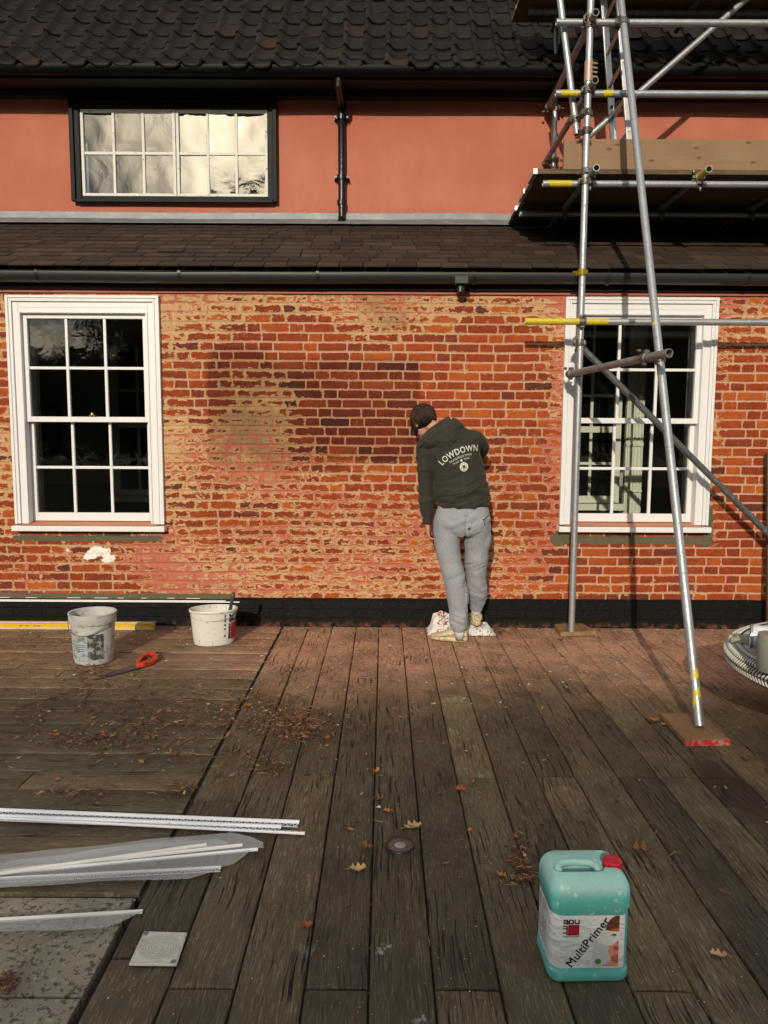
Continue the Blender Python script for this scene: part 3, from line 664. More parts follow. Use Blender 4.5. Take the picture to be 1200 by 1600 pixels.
for (a, b) in ((gx0, mid - .003), (mid + .003, gx1)):
    s = MB(); w = .026; y0 = yU + .02
    s.box(a, a + w, y0, y0 + .04, gz0, gz1); s.box(b - w, b, y0, y0 + .04, gz0, gz1); s.box(a + w, b - w, y0, y0 + .04, gz1 - w, gz1); s.box(a + w, b - w, y0, y0 + .04, gz0, gz0 + w)
    cs = [a + w + (b - a - 2 * w) * k / 3 for k in (1, 2)]; cz = (gz0 + gz1) / 2 + .0
    for c in cs: s.box(c - .012, c + .012, y0 + .006, y0 + .035, gz0 + w, gz1 - w)
    for u_, v_ in ((a + w, cs[0] - .012), (cs[0] + .012, cs[1] - .012), (cs[1] + .012, b - w)): s.box(u_, v_, y0 + .007, y0 + .034, cz - .013, cz + .013)
    so_ = s.build('casement', M['oldwhite'], uw, bevel=.003)
    g = MB(); xx = [a + w] + cs + [b - w]; zz = [gz0 + w, cz, gz1 - w]
    for i in range(3):
        for j in range(2):
            nxs = 6; tx = rnd.uniform(-.006, .006); tz = rnd.uniform(-.006, .006); ph = rnd.random() * 9; n0 = len(g.v)
            for p in range(nxs + 1):
                for q in range(nxs + 1):
                    fx, fz = p / nxs, q / nxs
                    g.v.append((xx[i] - .002 + (xx[i + 1] - xx[i] + .004) * fx, y0 + .02 + tx * (fx - .5) + tz * (fz - .5) + .0022 * mnoise.noise(Vector((fx * 2 + ph, fz * 2, ph))), zz[j] - .002 + (zz[j + 1] - zz[j] + .004) * fz))
            for p in range(nxs):
                for q in range(nxs):
                    k = n0 + p * (nxs + 1) + q; g.f.append((k, k + nxs + 1, k + nxs + 2, k + 1)); g.m.append(0)
    g.build('glass_panes', M['oldglass'], uw, smooth=True)
ub = MB(); ub.box(UX0 - .1, UX1 + .1, UY + .6, UY + .62, UZ0 - .2, UZ1 + .2); ub.build('dark_room_sheet', simple('dark_room_grey', (.12, .12, .12), .9), house)  # grey sheet; its colour stands in for the dark room behind the panes

# ---- upper eaves: soffit, fascia, gutter, pantiles
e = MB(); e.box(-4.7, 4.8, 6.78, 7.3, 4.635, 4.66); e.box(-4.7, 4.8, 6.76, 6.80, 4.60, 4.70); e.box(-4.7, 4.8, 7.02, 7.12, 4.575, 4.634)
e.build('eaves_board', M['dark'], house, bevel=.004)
gutter('gutter', 6.705, 4.665, .06, -4.7, 4.8, M['blackframe'], .003)
EY, EZ = 6.67, 4.665
def roofpt(s):
    """slope distance -> (y,z): flatter sprocket at the eaves, then steeper"""
    y, z = EY, EZ; t = 0
    n = 24; ds = s / n
    for k in range(n):
        a = radians(36 + 14 * min(1, t / .7)); y += cos(a) * ds; z += sin(a) * ds; t += ds
    return y, z
def pantiles():
    mb = MB(); cw = .196; ga = .258; rows = 9; NP = 14; NA = 3
    for c in range(-25, 26):
        cx = c * cw
        for r in range(rows):
            s0 = r * ga + rnd.uniform(-.020, .020) - .03; s1 = s0 + ga + .06; n0 = len(mb.v); sk = rnd.uniform(-.012, .012); up = rnd.uniform(0, .011)
            top = []; 
            for k in range(NA + 1):
                s = s0 + (s1 - s0) * k / NA; y, z = roofpt(max(s, -.05) if s > 0 else 0.0)
                if s < 0: y += s * cos(radians(36)); z += s * sin(radians(36))
                a = radians(36 + 14 * min(1, max(s, 0) / .7)); nr = (-sin(a), cos(a)); lift = .016 * (1 - k / NA) + up
                sag = -.03 * sin((cx + 5) * .5) * 0
                for lay in (0, -.014):
                    for i in range(NP + 1):
                        u = i / NP; w = u * (cw + .02) - .01
                        h = .040 * math.exp(-((u - .10) / .15) ** 2) + .030 * math.exp(-((u - 1.08) / .13) ** 2) - .010 * sin(pi * min(1, max(0, (u - .2) / .75)))
                        hh = h + lift + lay
                        top.append((cx + w + sk * (1 - k / NA), y + nr[0] * hh, z + nr[1] * hh))
            mb.v += top; R_ = 2 * (NP + 1)
            for k in range(NA):
                for i in range(NP):
                    a = n0 + k * R_ + i; mb.f.append((a, a + 1, a + R_ + 1, a + R_)); mb.m.append(0)
                    a += NP + 1; mb.f.append((a, a + R_, a + R_ + 1, a + 1)); mb.m.append(0)
            for i in range(NP):
                a = n0 + i; b = n0 + NP + 1 + i; mb.f.append((a, b, b + 1, a + 1)); mb.m.append(0)
            for k in range(NA):
                for e_ in (0, NP):
                    a = n0 + k * R_ + e_; mb.f.append((a, a + R_, a + R_ + NP + 1, a + NP + 1)); mb.m.append(0)
            at = mb.at.setdefault('gr', []); v = rnd.random(); at += [v * .9 if rnd.random() < .96 else 1.] * (len(mb.v) - len(at))
    mb.build('pantile_roof', M['pantile'], house, smooth=True, auto=45)
    b = MB(); pts = [roofpt(s) for s in (0, .7, 2.2)]
    b.rings([[(x, y, z - .04) for y, z in pts] + [(x, pts[-1][0] + .3, 4.7)] for x in (-4.7, 4.8)])
    b.build('roof_body', M['dark'], house)
pantiles()

# ---- downpipe
dp = MB(); Yd = 7.04; a = W(529, 122, 6.74); b = W(531, 148, 6.86); c = W(533.5, 166, Yd); d = W(534, 338, Yd); d.x = c.x + .004
dp.path([a, a + Vector((0, 0, -.05)), b, c, c + Vector((0, 0, -.06)), d], .033, 16)
dp.path([d, d + Vector((0, -.01, -.03)), d + Vector((0, -.05, -.05))], .034, 16)
for z in (c.z + .01, c.z - .10, c.z - .62, d.z + .12): dp.cyl((c.x + .001, Yd, z - .02), (c.x + .001, Yd, z + .02), .042)
for z in (c.z - .10, c.z - .62): dp.box(c.x - .068, c.x + .068, Yd + .02, Yd + .06, z - .012, z + .012); dp.cyl((c.x - .055, Yd + .02, z), (c.x - .055, Yd - .02, z), .01); dp.cyl((c.x + .055, Yd + .02, z), (c.x + .055, Yd - .02, z), .01)
dp.build('downpipe', M['black'], house, smooth=True, auto=40)

# ---- rooms seen through the two windows (part of the house)
rm = MB()
for (x0, x1) in ((-4.4, -.6), (.4, 4.4)):
    rm.box(x0, x1, 9.2, 9.3, 0, 3); rm.box(x0 - .1, x0, 6.15, 9.2, 0, 3); rm.box(x1, x1 + .1, 6.15, 9.2, 0, 3)
    rm.box(x0, x1, 6.15, 9.2, 2.72, 2.78); rm.box(x0, x1, 6.15, 9.2, .05, .1)
rm.build('room_walls', M['room'], house)
ins = MB()
for (x0, x1, z0, z1) in ((-4.6, LW[0] + .1, 0, 2.7), (LW[1] - .1, RW[0] + .1, 0, 2.7), (RW[1] - .1, 4.7, 0, 2.7), (LW[0] + .1, LW[1] - .1, 0, LW[2]), (RW[0] + .1, RW[1] - .1, 0, RW[2]), (LW[0] + .1, LW[1] - .1, LW[3] - .08, 2.7), (RW[0] + .1, RW[1] - .1, RW[3] - .08, 2.7)):
    ins.box(x0, x1, 6.02, 6.14, z0, z1)
ins.build('wall_lining', M['room'], house)
def inner_window(px0, px1, py0, py1, Y, cols, splits, name='interior_window'):
    a = W(px0, py1, Y); b = W(px1, py0, Y); f = MB()
    x0, x1, z0, z1 = a.x, b.x, a.z, b.z
    f.box(x0 - .07, x0, Y - .03, Y, z0 - .07, z1); f.box(x1, x1 + .07, Y - .03, Y, z0 - .07, z1); f.box(x0, x1, Y - .03, Y, z0 - .07, z0); f.box(x0 - .12, x1 + .12, Y - .08, Y - .031, z0 - .14, z0 - .075)
    for c in cols: x = W(c, 700, Y).x; f.box(x - .014, x + .014, Y - .025, Y - .005, z0, z1)
    for s_, w in splits: z = W(900, s_, Y).z; f.box(x0, x1, Y - .029, Y - .004, z - w, z + w)
    o = f.build(name, M['inwhite'], house, bevel=.004)
    g = MB(); g.box(x0, x1, Y - .002, Y + .01, z0, z1); g.build('dark_glass', simple('near_black_glass', (.004, .004, .004), .08), o)  # near-black panes of the inner window
inner_window(838, 966, 470, 774, 7.3, (858, 922), ((618, .014), (671, .03), (724, .014)))
inner_window(190, 262, 540, 764, 8.2, (218,), ((614, .014), (668, .03), (721, .014)))
sh = MB()   # panelled shutter / linen between window and wall
a = W(974, 800, 7.25); b = W(1014, 480, 7.25); sh.box(a.x, b.x, 7.25, 7.31, .1, 2.68)
for i in range(5): x = a.x + .02 + i * (b.x - a.x - .04) / 4; sh.box(x - .006, x + .006, 7.235, 7.25, .2, 2.66)
sh.box(a.x, b.x, 7.23, 7.251, 1.45, 1.48); sh.box(a.x, b.x, 7.23, 7.251, 1.0, 1.02)
sh.build('shutter_panel', M['inwhite'], house, bevel=.003)
da = MB(); a = W(1016, 768, 9.15); da.box(.4, 4.4, 9.12, 9.2, .1, a.z); da.box(.4, 4.4, 9.08, 9.2, a.z, a.z + .05)
da.box(-4.4, -.6, 9.12, 9.2, .1, a.z); da.box(-4.4, -.6, 9.08, 9.2, a.z, a.z + .05)
da.build('dado', M['roomdark'], house)
# a framed picture on the left room's wall
a = W(60, 708, 9.15); b = W(94, 632, 9.15)
pf = thing('framed_picture', 'small framed picture hanging on the dark wall inside the left window', 'picture', ((a.x + b.x) / 2, 9.15, a.z))
k = MB(); w = .05
for q in ((a.x - .35, a.x - .35 + w, a.z, b.z), (b.x - w, b.x, a.z, b.z), (a.x - .35 + w, b.x - w, a.z, a.z + w), (a.x - .35 + w, b.x - w, b.z - w, b.z)): k.box(q[0], q[1], 9.12, 9.16, q[2], q[3])
k.build('picture_frame', simple('dark_wood_frame', (.05, .02, .015), .4), pf)
k = MB(); k.box(a.x - .35 + w, b.x - w, 9.14, 9.155, a.z + w, b.z - w); k.build('mount', simple('pale_mount', (.30, .30, .28), .8), pf)
k = MB(); k.box(a.x - .35 + .15, b.x - .15, 9.135, 9.139, a.z + .15, b.z - .15); k.build('print', simple('grey_print', (.10, .10, .10), .8, var=.8, nscale=12), pf)
# flowers
a = W(209, 772, 8.7)
fv = thing('flower_vase', 'white bunch of flowers on the inner sill seen through the left window', 'flowers', a)
k = MB()
for i in range(26):
    th = rnd.random() * 2 * pi; q = a + Vector((rnd.uniform(-.16, .16), rnd.uniform(-.05, .05), .14 + rnd.uniform(-.05, .09)))
    for j in range(5):
        t_ = th + j * 1.25; d1 = Vector((cos(t_) * .035, -.012, sin(t_) * .035)); d2 = Vector((cos(t_ + .6) * .035, -.012, sin(t_ + .6) * .035)); k.add([q, q + d1, q + (d1 + d2) * .75, q + d2], [(0, 1, 2, 3)])
k.build('blooms', simple('white_petals', (.45, .45, .42), .7), fv)
k = MB(); k.lathe([(.03, 0), (.05, .03), (.04, .09), (.05, .1)], a, 16, cap0=True); k.build('vase', simple('grey_vase', (.12, .12, .12), .3), fv, smooth=True)
# ================================================================== SCAFFOLD
sc = thing('scaffold', 'grey steel tube scaffold tower with yellow paint marks standing in front of the right window', 'scaffold', (1.46, 5.60, .04))
TR = .0242; YV = .62
def tube(name, a, b, mat=None, yel=(), r=TR, parent=None):
    """hollow tube from a to b; yel: (s0,s1) stretches with yellow paint, fraction of length"""
    a = Vector(a); b = Vector(b); d = (b - a); Ln = d.length; d = d / Ln; u = d.orthogonal().normalized(); w = d.cross(u); seg = 20; N = max(4, int(Ln / .05))
    mb = MB(); C = lambda p, q: [p + (u * cos(t) + w * sin(t)) * q for t in [2 * pi * i / seg for i in range(seg)]]
    rs = [C(a + d * .18, r - .004), C(a, r - .004)]; ys = [0, 0]
    for k in range(N + 1):
        s = k / N; rs.append(C(a + d * Ln * s, r)); ys.append(max([0.0] + [YV for (p, q) in yel if p <= s <= q]))
    rs += [C(b, r - .004), C(b - d * .18, r - .004)]; ys += [0, 0]
    mb.rings(rs); at = mb.at.setdefault('yel', [])
    for y in ys: at += [y] * seg
    return mb.build(name, mat or M['galv'], parent or sc, smooth=True, auto=60)
M['darktube'] = simple('dark_weathered_tube', (.11, .12, .12), .45, .55, .5, 30, .3, .002, dirt=(.22, .23, .23), dscale=22)
def frame(d):
    d = Vector(d).normalized(); u = d.orthogonal().normalized(); return d, u, d.cross(u)
def coupler(p, d1, d2, q=None, mat=None, loose=True):
    """right-angle / swivel coupler: a band round each of two touching tubes, hinge block, T-bolts and nuts"""
    p = Vector(p); q = Vector(q) if q is not None else p; mb = MB()
    for c, d, o in ((p, d1, q), (q, d2, p)):
        d, u, w = frame(d); tw = (o - c); tw = tw - d * tw.dot(d)
        if tw.length > .002: u = tw.normalized(); w = d.cross(u)
        R = TR + .0065
        mb.rings([[c + d * h + (u * cos(t) + w * sin(t)) * rr for t in [2 * pi * i / 18 for i in range(18)]] for h, rr in ((-.026, TR + .001), (-.024, R), (-.010, R + .002), (.010, R + .002), (.024, R), (.026, TR + .001))], True, False, False)
        mb.add(*boxv(c + u * 0 + w * (R + .006), d, u, w, .018, .010, .012))
        mb.add(*boxv(c - w * (R + .004), d, u, w, .016, .012, .008))
        e = c + w * (R + .008); mb.cyl(e - u * .03, e + u * (-.058), .006, seg=10); mb.cyl(e - u * .036, e - u * .047, .0115, seg=6); mb.cyl(e + u * .014, e + u * .022, .010, seg=8)
    if (q - p).length > .01: mb.add(*boxv((p + q) / 2, *frame(q - p), (q - p).length / 2 - TR + .002, .018, .018))
    return mb.build('coupler', mat or M['coupler'], sc, bevel=.0015, smooth=True, auto=40)
def boxv(c, d, u, w, a, b, e):
    vs = [c + d * (i * a) + u * (j * b) + w * (k * e) for i in (-1, 1) for j in (-1, 1) for k in (-1, 1)]
    return vs, [(0, 1, 3, 2), (4, 6, 7, 5), (0, 4, 5, 1), (2, 3, 7, 6), (0, 2, 6, 4), (1, 5, 7, 3)]
YS = 5.60; YL = 5.652
xs1 = (W(893, 975, YS).x + W(922, 0, YS).x) / 2
X_ = Vector((1, 0, 0)); Y_ = Vector((0, 1, 0)); Z_ = Vector((0, 0, 1))
tube('standard', (W(893, 975, YS).x, YS, .042), (W(922, 0, YS).x + .004, YS, 6.0))
s1 = lambda z: Vector((xs1, YS, z))
x2a = W(865, 255, 7.02); x2b = W(871, 0, 7.02)
tube('standard', (x2a.x, 7.02, 3.50), (x2b.x, 7.02, 6.2))
tube('standard', (x2a.x + 2.1, 7.02, 3.50), (x2a.x + 2.1, 7.02, 6.2))
# raker
YV = .47
rk0 = G(1093, 1134, .045); rk1 = W(974, 35, 5.52); rd = (rk1 - rk0).normalized(); rkt = rk1 + rd * 1.2
Lr = (rkt - rk0).length
tube('raker', rk0, rkt, yel=[(.012, .058), (.385, .40), (.80, .813)])
YV = .62
rk = lambda z: rk0 + rd * ((z - rk0.z) / rd.z)
# ledgers
def hled(y0, y1, x0, Y, yel=(), name='ledger', mat=None, x1=1290):
    a = W(x0, y0, Y); b = W(1200, y1, Y); d = (b - a) / (b.x - a.x); b = a + d * (4.5 - a.x)
    b.z = a.z; return tube(name, a, b, mat, [( (W(p, y0, Y).x - a.x) / (4.5 - a.x), (W(q, y0, Y).x - a.x) / (4.5 - a.x)) for p, q in yel]), a
_, L1 = hled(35, 33, 869, YL, name='guard_rail'); _, L2 = hled(146, 145, 868, YL, [(878, 902), (935, 958)], name='guard_rail')
_, L3 = hled(287, 289, 848, YL, [(856, 896)]); _, L5 = hled(502, 504, 820, YS - .052, [(818, 958)], name='ledger')
zled = L3.z
a = W(812, 330, 6.40); tube('ledger', (a.x, 6.40, zled), (4.5, 6.40, zled))
tube('ledger', (a.x + .05, 6.93, zled + .02), (4.5, 6.93, zled + .02))
zt = zled + .049; zb = zt + .025
def dtube(px, py, z, far, name, mat=None, yel=()):
    d = ray(px, py); Y = (z - CAMH) / d.z * d.y; a = W(px, py, Y)
    tube(name, a, (a.x, far, z), mat, yel); return a
ta = dtube(932, 262, zt, 6.97, 'transom'); tb = dtube(1108, 264, zt, 6.97, 'transom', yel=[(0, .16)])
tube('transom', (tb.x + .75, 5.52, zt), (tb.x + .75, 6.97, zt)); tube('transom', (tb.x + 1.5, 5.5, zt), (tb.x + 1.5, 6.97, zt))
g1 = W(931, 19, 5.48); tube('guard_rail', g1, (g1.x, 7.00, g1.z), M['rusty'])
g2 = W(930, 125, 5.48); tube('guard_rail', g2, (g2.x - .01, 7.07, g2.z), M['rusty'])
tube('brace', W(870, -40, 5.72), W(901.5, 210, 5.72)); t3 = W(899, 187, 5.72)
ba = W(903, 537, YL + .01); bb = W(1200, 834, YL + .01); bdv = (bb - ba).normalized(); tube('brace', ba - bdv * .02, bb + bdv * .9, M['darktube'])
b2a = W(888, 585, 5.66); b2b = W(1046, 549, 4.26); b2b.z = b2a.z + .01; tube('tie_tube', b2b, b2a, M['rusty'])
b3a = W(1240, -66, 6.30); b3b = W(927, 207, 6.30); tube('brace', b3a, b3b - (b3a - b3b).normalized() * .15)
za2 = 5.14; tube('ledger', (W(826, 22, 6.72).x, 6.72, za2), (4.5, 6.72, za2), M['rusty'])
tube('transom', (W(1140, 30, 6.0).x, 5.5, za2 + .05), (W(1140, 30, 6.0).x, 7.1, za2 + .05)); tube('transom', (1.5, 5.5, za2 + .05), (1.5, 7.1, za2 + .05))
# couplers
coupler(s1(L1.z), Z_, X_, (xs1, YL, L1.z)); coupler(s1(L2.z), Z_, X_, (xs1, YL, L2.z)); coupler(s1(zled), Z_, X_, (xs1, YL, zled))
coupler(s1(L5.z), Z_, X_, (xs1, YS - .052, L5.z)); coupler(s1(zt + .02), Z_, Y_, (ta.x, YS, zt)); coupler(s1(g1.z - .02), Z_, Y_, (g1.x - .0, YS, g1.z)); coupler(s1(g2.z - .02), Z_, Y_, (g2.x, YS, g2.z))
coupler(s1(W(905, 426, YS).z), Z_, Z_, mat=simple('yellow_coupler', (.50, .36, .03), .5, .3, .3, dirt=(.2, .13, .04), dscale=30))
coupler(s1(t3.z), Z_, (W(901.5, 210, 5.7) - W(875, 0, 5.7)), t3); coupler(s1(W(905, 205, YS).z), Z_, Z_)
coupler(s1(ba.z), Z_, bdv, ba + bdv * .03); coupler(s1(b2a.z), Z_, b2b - b2a, b2a + (b2b - b2a) * .03)
kk = rk(b2a.z); coupler(kk, rd, b2b - b2a, b2a + (b2b - b2a) * ((5.66 - kk.y) / 1.4))
coupler(rk1, rd, X_, (rk1.x, YL, L1.z)); coupler((tb.x, YL, zled), X_, Y_, (tb.x, YL, zt)); coupler((ta.x, YL, zled), X_, Y_, (ta.x, YL, zt))
for g, zz in ((g1, g1.z), (g2, g2.z)): coupler((x2a.x + .01, 7.02, zz), Z_, Y_, (g.x, 6.98, zz))
coupler((b3b.x + .2, 6.3, b3b.z + .2), b3a - b3b, Z_)
for xx in (ta.x, tb.x, tb.x + .75): coupler((xx, 6.40, zled), X_, Y_, (xx, 6.40, zt))
sv = MB(); zz = W(919, 112, YS).z; sv.cyl((xs1, YS, zz - .07), (xs1, YS, zz + .07), TR + .006)
for q in (-.045, -.015, .015, .045): sv.cyl((xs1 + .02, YS - .03, zz + q), (xs1 + .055, YS - .02, zz + q), .007, seg=8)
sv.build('sleeve_coupler', simple('pale_rusty_sleeve', (.42, .30, .24), .5, .4, .4, 50), sc, smooth=True, auto=40)

# scaffold boards (each a thing)
def gattr_box(x0, x1, y0, y1, z0, z1, axis='x'):
    mb = MB(); mb.box(x0, x1, y0, y1, z0, z1); r = rnd.random()
    big = {'x': 0, 'y': 1, 'z': 2}[axis]; oth = [k for k in (0, 1, 2) if k != big]
    lo = (x0, y0, z0)
    mb.at['ga'] = [v[big] - lo[big] for v in mb.v]; mb.at['gb'] = [(v[oth[0]] - lo[oth[0]]) + (v[oth[1]] - lo[oth[1]]) for v in mb.v]; mb.at['gr'] = [r] * 8
    return mb
metal = simple('board_end_hoop', (.62, .62, .60), .35, .7, .2, 40)
bw = .2215; ends = [1.085, 1.100, 1.096, 1.118, 1.105, 1.112]
lab = ['scaffold board at the front edge of the platform under the upright plank', 'second scaffold board back from the platform front edge', 'third scaffold board back from the platform front edge', 'fourth scaffold board back from the platform front edge', 'fifth scaffold board, one in from the pink wall', 'rearmost scaffold board of the platform against the pink wall']
for i in range(6):
    y0 = 5.662 + i * bw; loc = (ends[i], y0, zb)
    t = thing('scaffold_board', lab[i], 'scaffold board', loc, 'boards of the scaffold platform')
    mb = gattr_box(ends[i], 4.5, y0 + .002, y0 + bw - .002, zb, zb + .036); mb.build('plank', M['oldboard'], t, bevel=.003)
    h = MB(); h.box(ends[i] - .0015, ends[i] + .03, y0 + .0005, y0 + bw - .0005, zb - .0012, zb + .0372); h.build('end_hoop', metal, t)
for i in range(6):
    y0 = 5.70 + i * bw; x0 = W(804, 25, 6.9).x
    t = thing('scaffold_board', ['front board of the upper platform above the picture edge'][0] if i == 0 else ['', 'second board of the upper scaffold lift', 'third board of the upper scaffold lift', 'fourth board of the upper scaffold lift', 'upper lift board second from the roof tiles', 'upper lift board nearest the roof tiles with a pale sawn end'][i], 'scaffold board', (x0, y0, 5.215), 'boards of the upper scaffold lift')
    gattr_box(x0 + rnd.uniform(-.02, .02), 4.5, y0 + .002, y0 + bw - .002, 5.215, 5.251).build('plank', M['board'] if i > 3 else M['oldboard'], t, bevel=.003)
a = W(881, 236, 5.70)
t = thing('toe_board', 'pale knotty timber plank standing on edge along the scaffold platform', 'toe board', (a.x, 5.70, zb + .037))
mb = MB(); nx = 70; xs_ = [a.x + (4.5 - a.x) * i / nx for i in range(nx + 1)]; z0 = zb + .038
mb.rings([[(x, 5.695, z0), (x, 5.695, z0 + .222 + .002 * sin(x * 3)), (x, 5.732, z0 + .222), (x, 5.732, z0)] for x in xs_])
mb.at['ga'] = [v[0] for v in mb.v]; mb.at['gb'] = [v[2] - z0 + (v[1] - 5.695) for v in mb.v]; mb.at['gr'] = [.45] * len(mb.v)
def mat_toe():
    t_ = NT('knotty_pine_board'); o = t_.sep(); ga = t_.at('ga'); gb = t_.at('gb')
    v = t_.comb(ga, gb, 0.); ks = [(W(952, 225, 5.7).x, .15), (W(1088, 228, 5.7).x, .16), (W(1092, 240, 5.7).x, .09), (W(1018, 238, 5.7).x, .07), (W(1176, 248, 5.7).x, .06), (W(1170, 212, 5.7).x, .20), (W(965, 222, 5.7).x, .18)]
    pull = None; kn = None
    for (kx, kz) in ks:
        dx = t_.m('SUBTRACT', ga, kx); dz = t_.m('SUBTRACT', gb, kz)
        d2 = t_.m('SQRT', t_.m('ADD', t_.m('MULTIPLY', t_.m('MULTIPLY', dx, dx), .35), t_.m('MULTIPLY', t_.m('MULTIPLY', dz, dz), 1.6)))
        p_ = t_.m('MULTIPLY', t_.ramp(d2, .07, 0), .05); pull = p_ if pull is None else t_.m('ADD', pull, p_)
        k_ = t_.ramp(d2, .016, .009); kn = k_ if kn is None else t_.m('MAXIMUM', kn, k_)
    v2 = t_.comb(ga, t_.m('ADD', gb, pull), 0.)
    g = t_.noise(1, 6, .62, t_.map((2.2, 60, 1), vec=v2)); g2 = t_.noise(1, 5, .6, t_.map((9, 190, 1), vec=v2)); b_ = t_.noise(1, 5, .6, t_.map((1.5, 3, 1), vec=v))
    c = t_.mix(g, (.20, .115, .06), (.29, .18, .105)); c = t_.mix(t_.ramp(g2, .55, .8, 0, .6), c, (.20, .11, .05)); c = t_.mix(t_.ramp(b_, .4, .75, 0, .6), c, t_.mix(1., c, (.62, .6, .58), 'MULTIPLY'))
    c = t_.mix(t_.m('MULTIPLY', kn, .75), c, (.10, .045, .02))
    return t_.pbr(c, .7, 0, t_.bump(t_.m('ADD', g, g2), .3, .003), .3)
mb.build('plank', mat_toe(), t, bevel=.003)

# ladder
def ext(pa, pb, Y, z):
    a = W(*pa, Y); b = W(*pb, Y); d = b - a; return a + d * ((z - a.z) / d.z)
ld = thing('ladder', 'aluminium ladder tied inside the scaffold, rising from the platform', 'ladder', ext((967, 0), (983, 207), 5.92, zb + .04))
alu = simple('worn_aluminium', (.55, .56, .57), .35, .8, .2, 60, .2, .001, dirt=(.30, .28, .24), dscale=40)
st = []
for (pa, pb, Y) in (((943, 0), (958, 207), 6.32), ((967, 0), (983, 207), 5.92)):
    a = ext(pa, pb, Y, zb + .04); b = ext(pa, pb, Y, 6.1); st.append((a, b)); mb = MB(); d = (b - a).normalized(); w = d.cross(Y_).normalized()
    mb.rings([[c + w * i + Y_ * j for i, j in ((-.032, -.012), (.032, -.012), (.032, -.005), (-.022, -.003), (-.022, .012), (-.032, .012))] for c in (a, b)]) if False else mb.rings([[c + w * i + Y_ * j for i, j in ((-.026, -.013), (.026, -.013), (.026, .013), (-.026, .013))] for c in (a, b)])
    mb.build('stile', alu, ld, bevel=.004)
for k in range(10):
    f = (.12 + .25 * k) / (st[0][1] - st[0][0]).length
    if f > 1: break
    p = st[0][0].lerp(st[0][1], f); q = st[1][0].lerp(st[1][1], f); mb = MB(); mb.cyl(p, q + (q - p).normalized() * .02, .014); mb.build('rung', alu, ld, smooth=True, auto=40)

# sole boards
def slanted(name, lab_, corners, th, red=False):
    """corners: 4 ground points"""
    c = sum(corners, Vector()) / 4
    t = thing(name, lab_, 'sole board', (c.x, c.y, 0)); mb = MB(); mb.rings([[(p.x, p.y, z) for p in corners] for z in (.004, th)])
    mb.at['ga'] = [v[1] for v in mb.v]; mb.at['gb'] = [v[0] + v[2] for v in mb.v]; mb.at['gr'] = [.7 if red else .9] * len(mb.v)
    mb.build('plank', M['soleold'], t, bevel=.004)
    return t
M['soleold'] = mat_wood('trodden_sole_plate', (.16, .090, .045), (.25, .150, .085), (.30, .20, .12), gs=.6, bstr=.3)
slanted('sole_board', 'small dusty plywood pad under the upright scaffold pole by the wall', [G(866, 974, .045), G(906, 971, .045), G(932, 985, .045), G(876, 987, .045)], .040)
cs = [G(1032, 1114, .035), G(1095, 1115, .035), G(1141, 1155, .035), G(1070, 1156, .035)]
t = slanted('sole_board', 'square brown board with a red painted front edge under the raking pole', cs, .036, True)
mb = MB(); a, b = cs[3], cs[2]; d = (b - a).normalized(); nrm = Vector((d.y, -d.x, 0)) * .0015
mb.add([a + nrm - Vector((0, 0, .033)), b + nrm - Vector((0, 0, .033)), b + nrm + Vector((0, 0, -.002)), a + nrm + Vector((0, 0, -.002))], [(0, 1, 2, 3)])
mb.build('painted_edge', simple('worn_red_paint', (.45, .02, .025), .6, dirt=(.30, .22, .16), dscale=30, dth=(.5, .6)), t)

# ================================================================== LOOSE THINGS
def text_mesh(body, size, mat, M4, name='lettering', parent=None, offset=0.0, ext=.0004, spacing=1.0, align='CENTER', fn=None, sub=0, shear=0):
    cu = bpy.data.curves.new(name, 'FONT'); cu.body = body; cu.size = size; cu.align_x = align; cu.align_y = 'CENTER'; cu.offset = offset; cu.space_character = spacing; cu.resolution_u = 3; cu.shear = shear
    o = bpy.data.objects.new(name, cu); COL.objects.link(o); dg = bpy.context.evaluated_depsgraph_get(); dg.update()
    me = bpy.data.meshes.new_from_object(o.evaluated_get(dg)); bpy.data.objects.remove(o); bpy.data.curves.remove(cu)
    bm = bmesh.new(); bm.from_mesh(me); bmesh.ops.triangulate(bm, faces=bm.faces)
    for _ in range(sub): bmesh.ops.subdivide_edges(bm, edges=[e for e in bm.edges if e.calc_length() > size * .12], cuts=1, use_grid_fill=False); bmesh.ops.triangulate(bm, faces=bm.faces)
    for v in bm.verts: v.co = Vector(fn(v.co.x, v.co.y)) if fn else M4 @ v.co
    bm.to_mesh(me); bm.free(); me.name = name
    return link_mesh(name, me, mat, parent)
blackink = simple('black_print', (.012, .012, .014), .5); redink = simple('red_print', (.34, .008, .03), .45, var=.05, dirt=(.42, .02, .05), dscale=20)

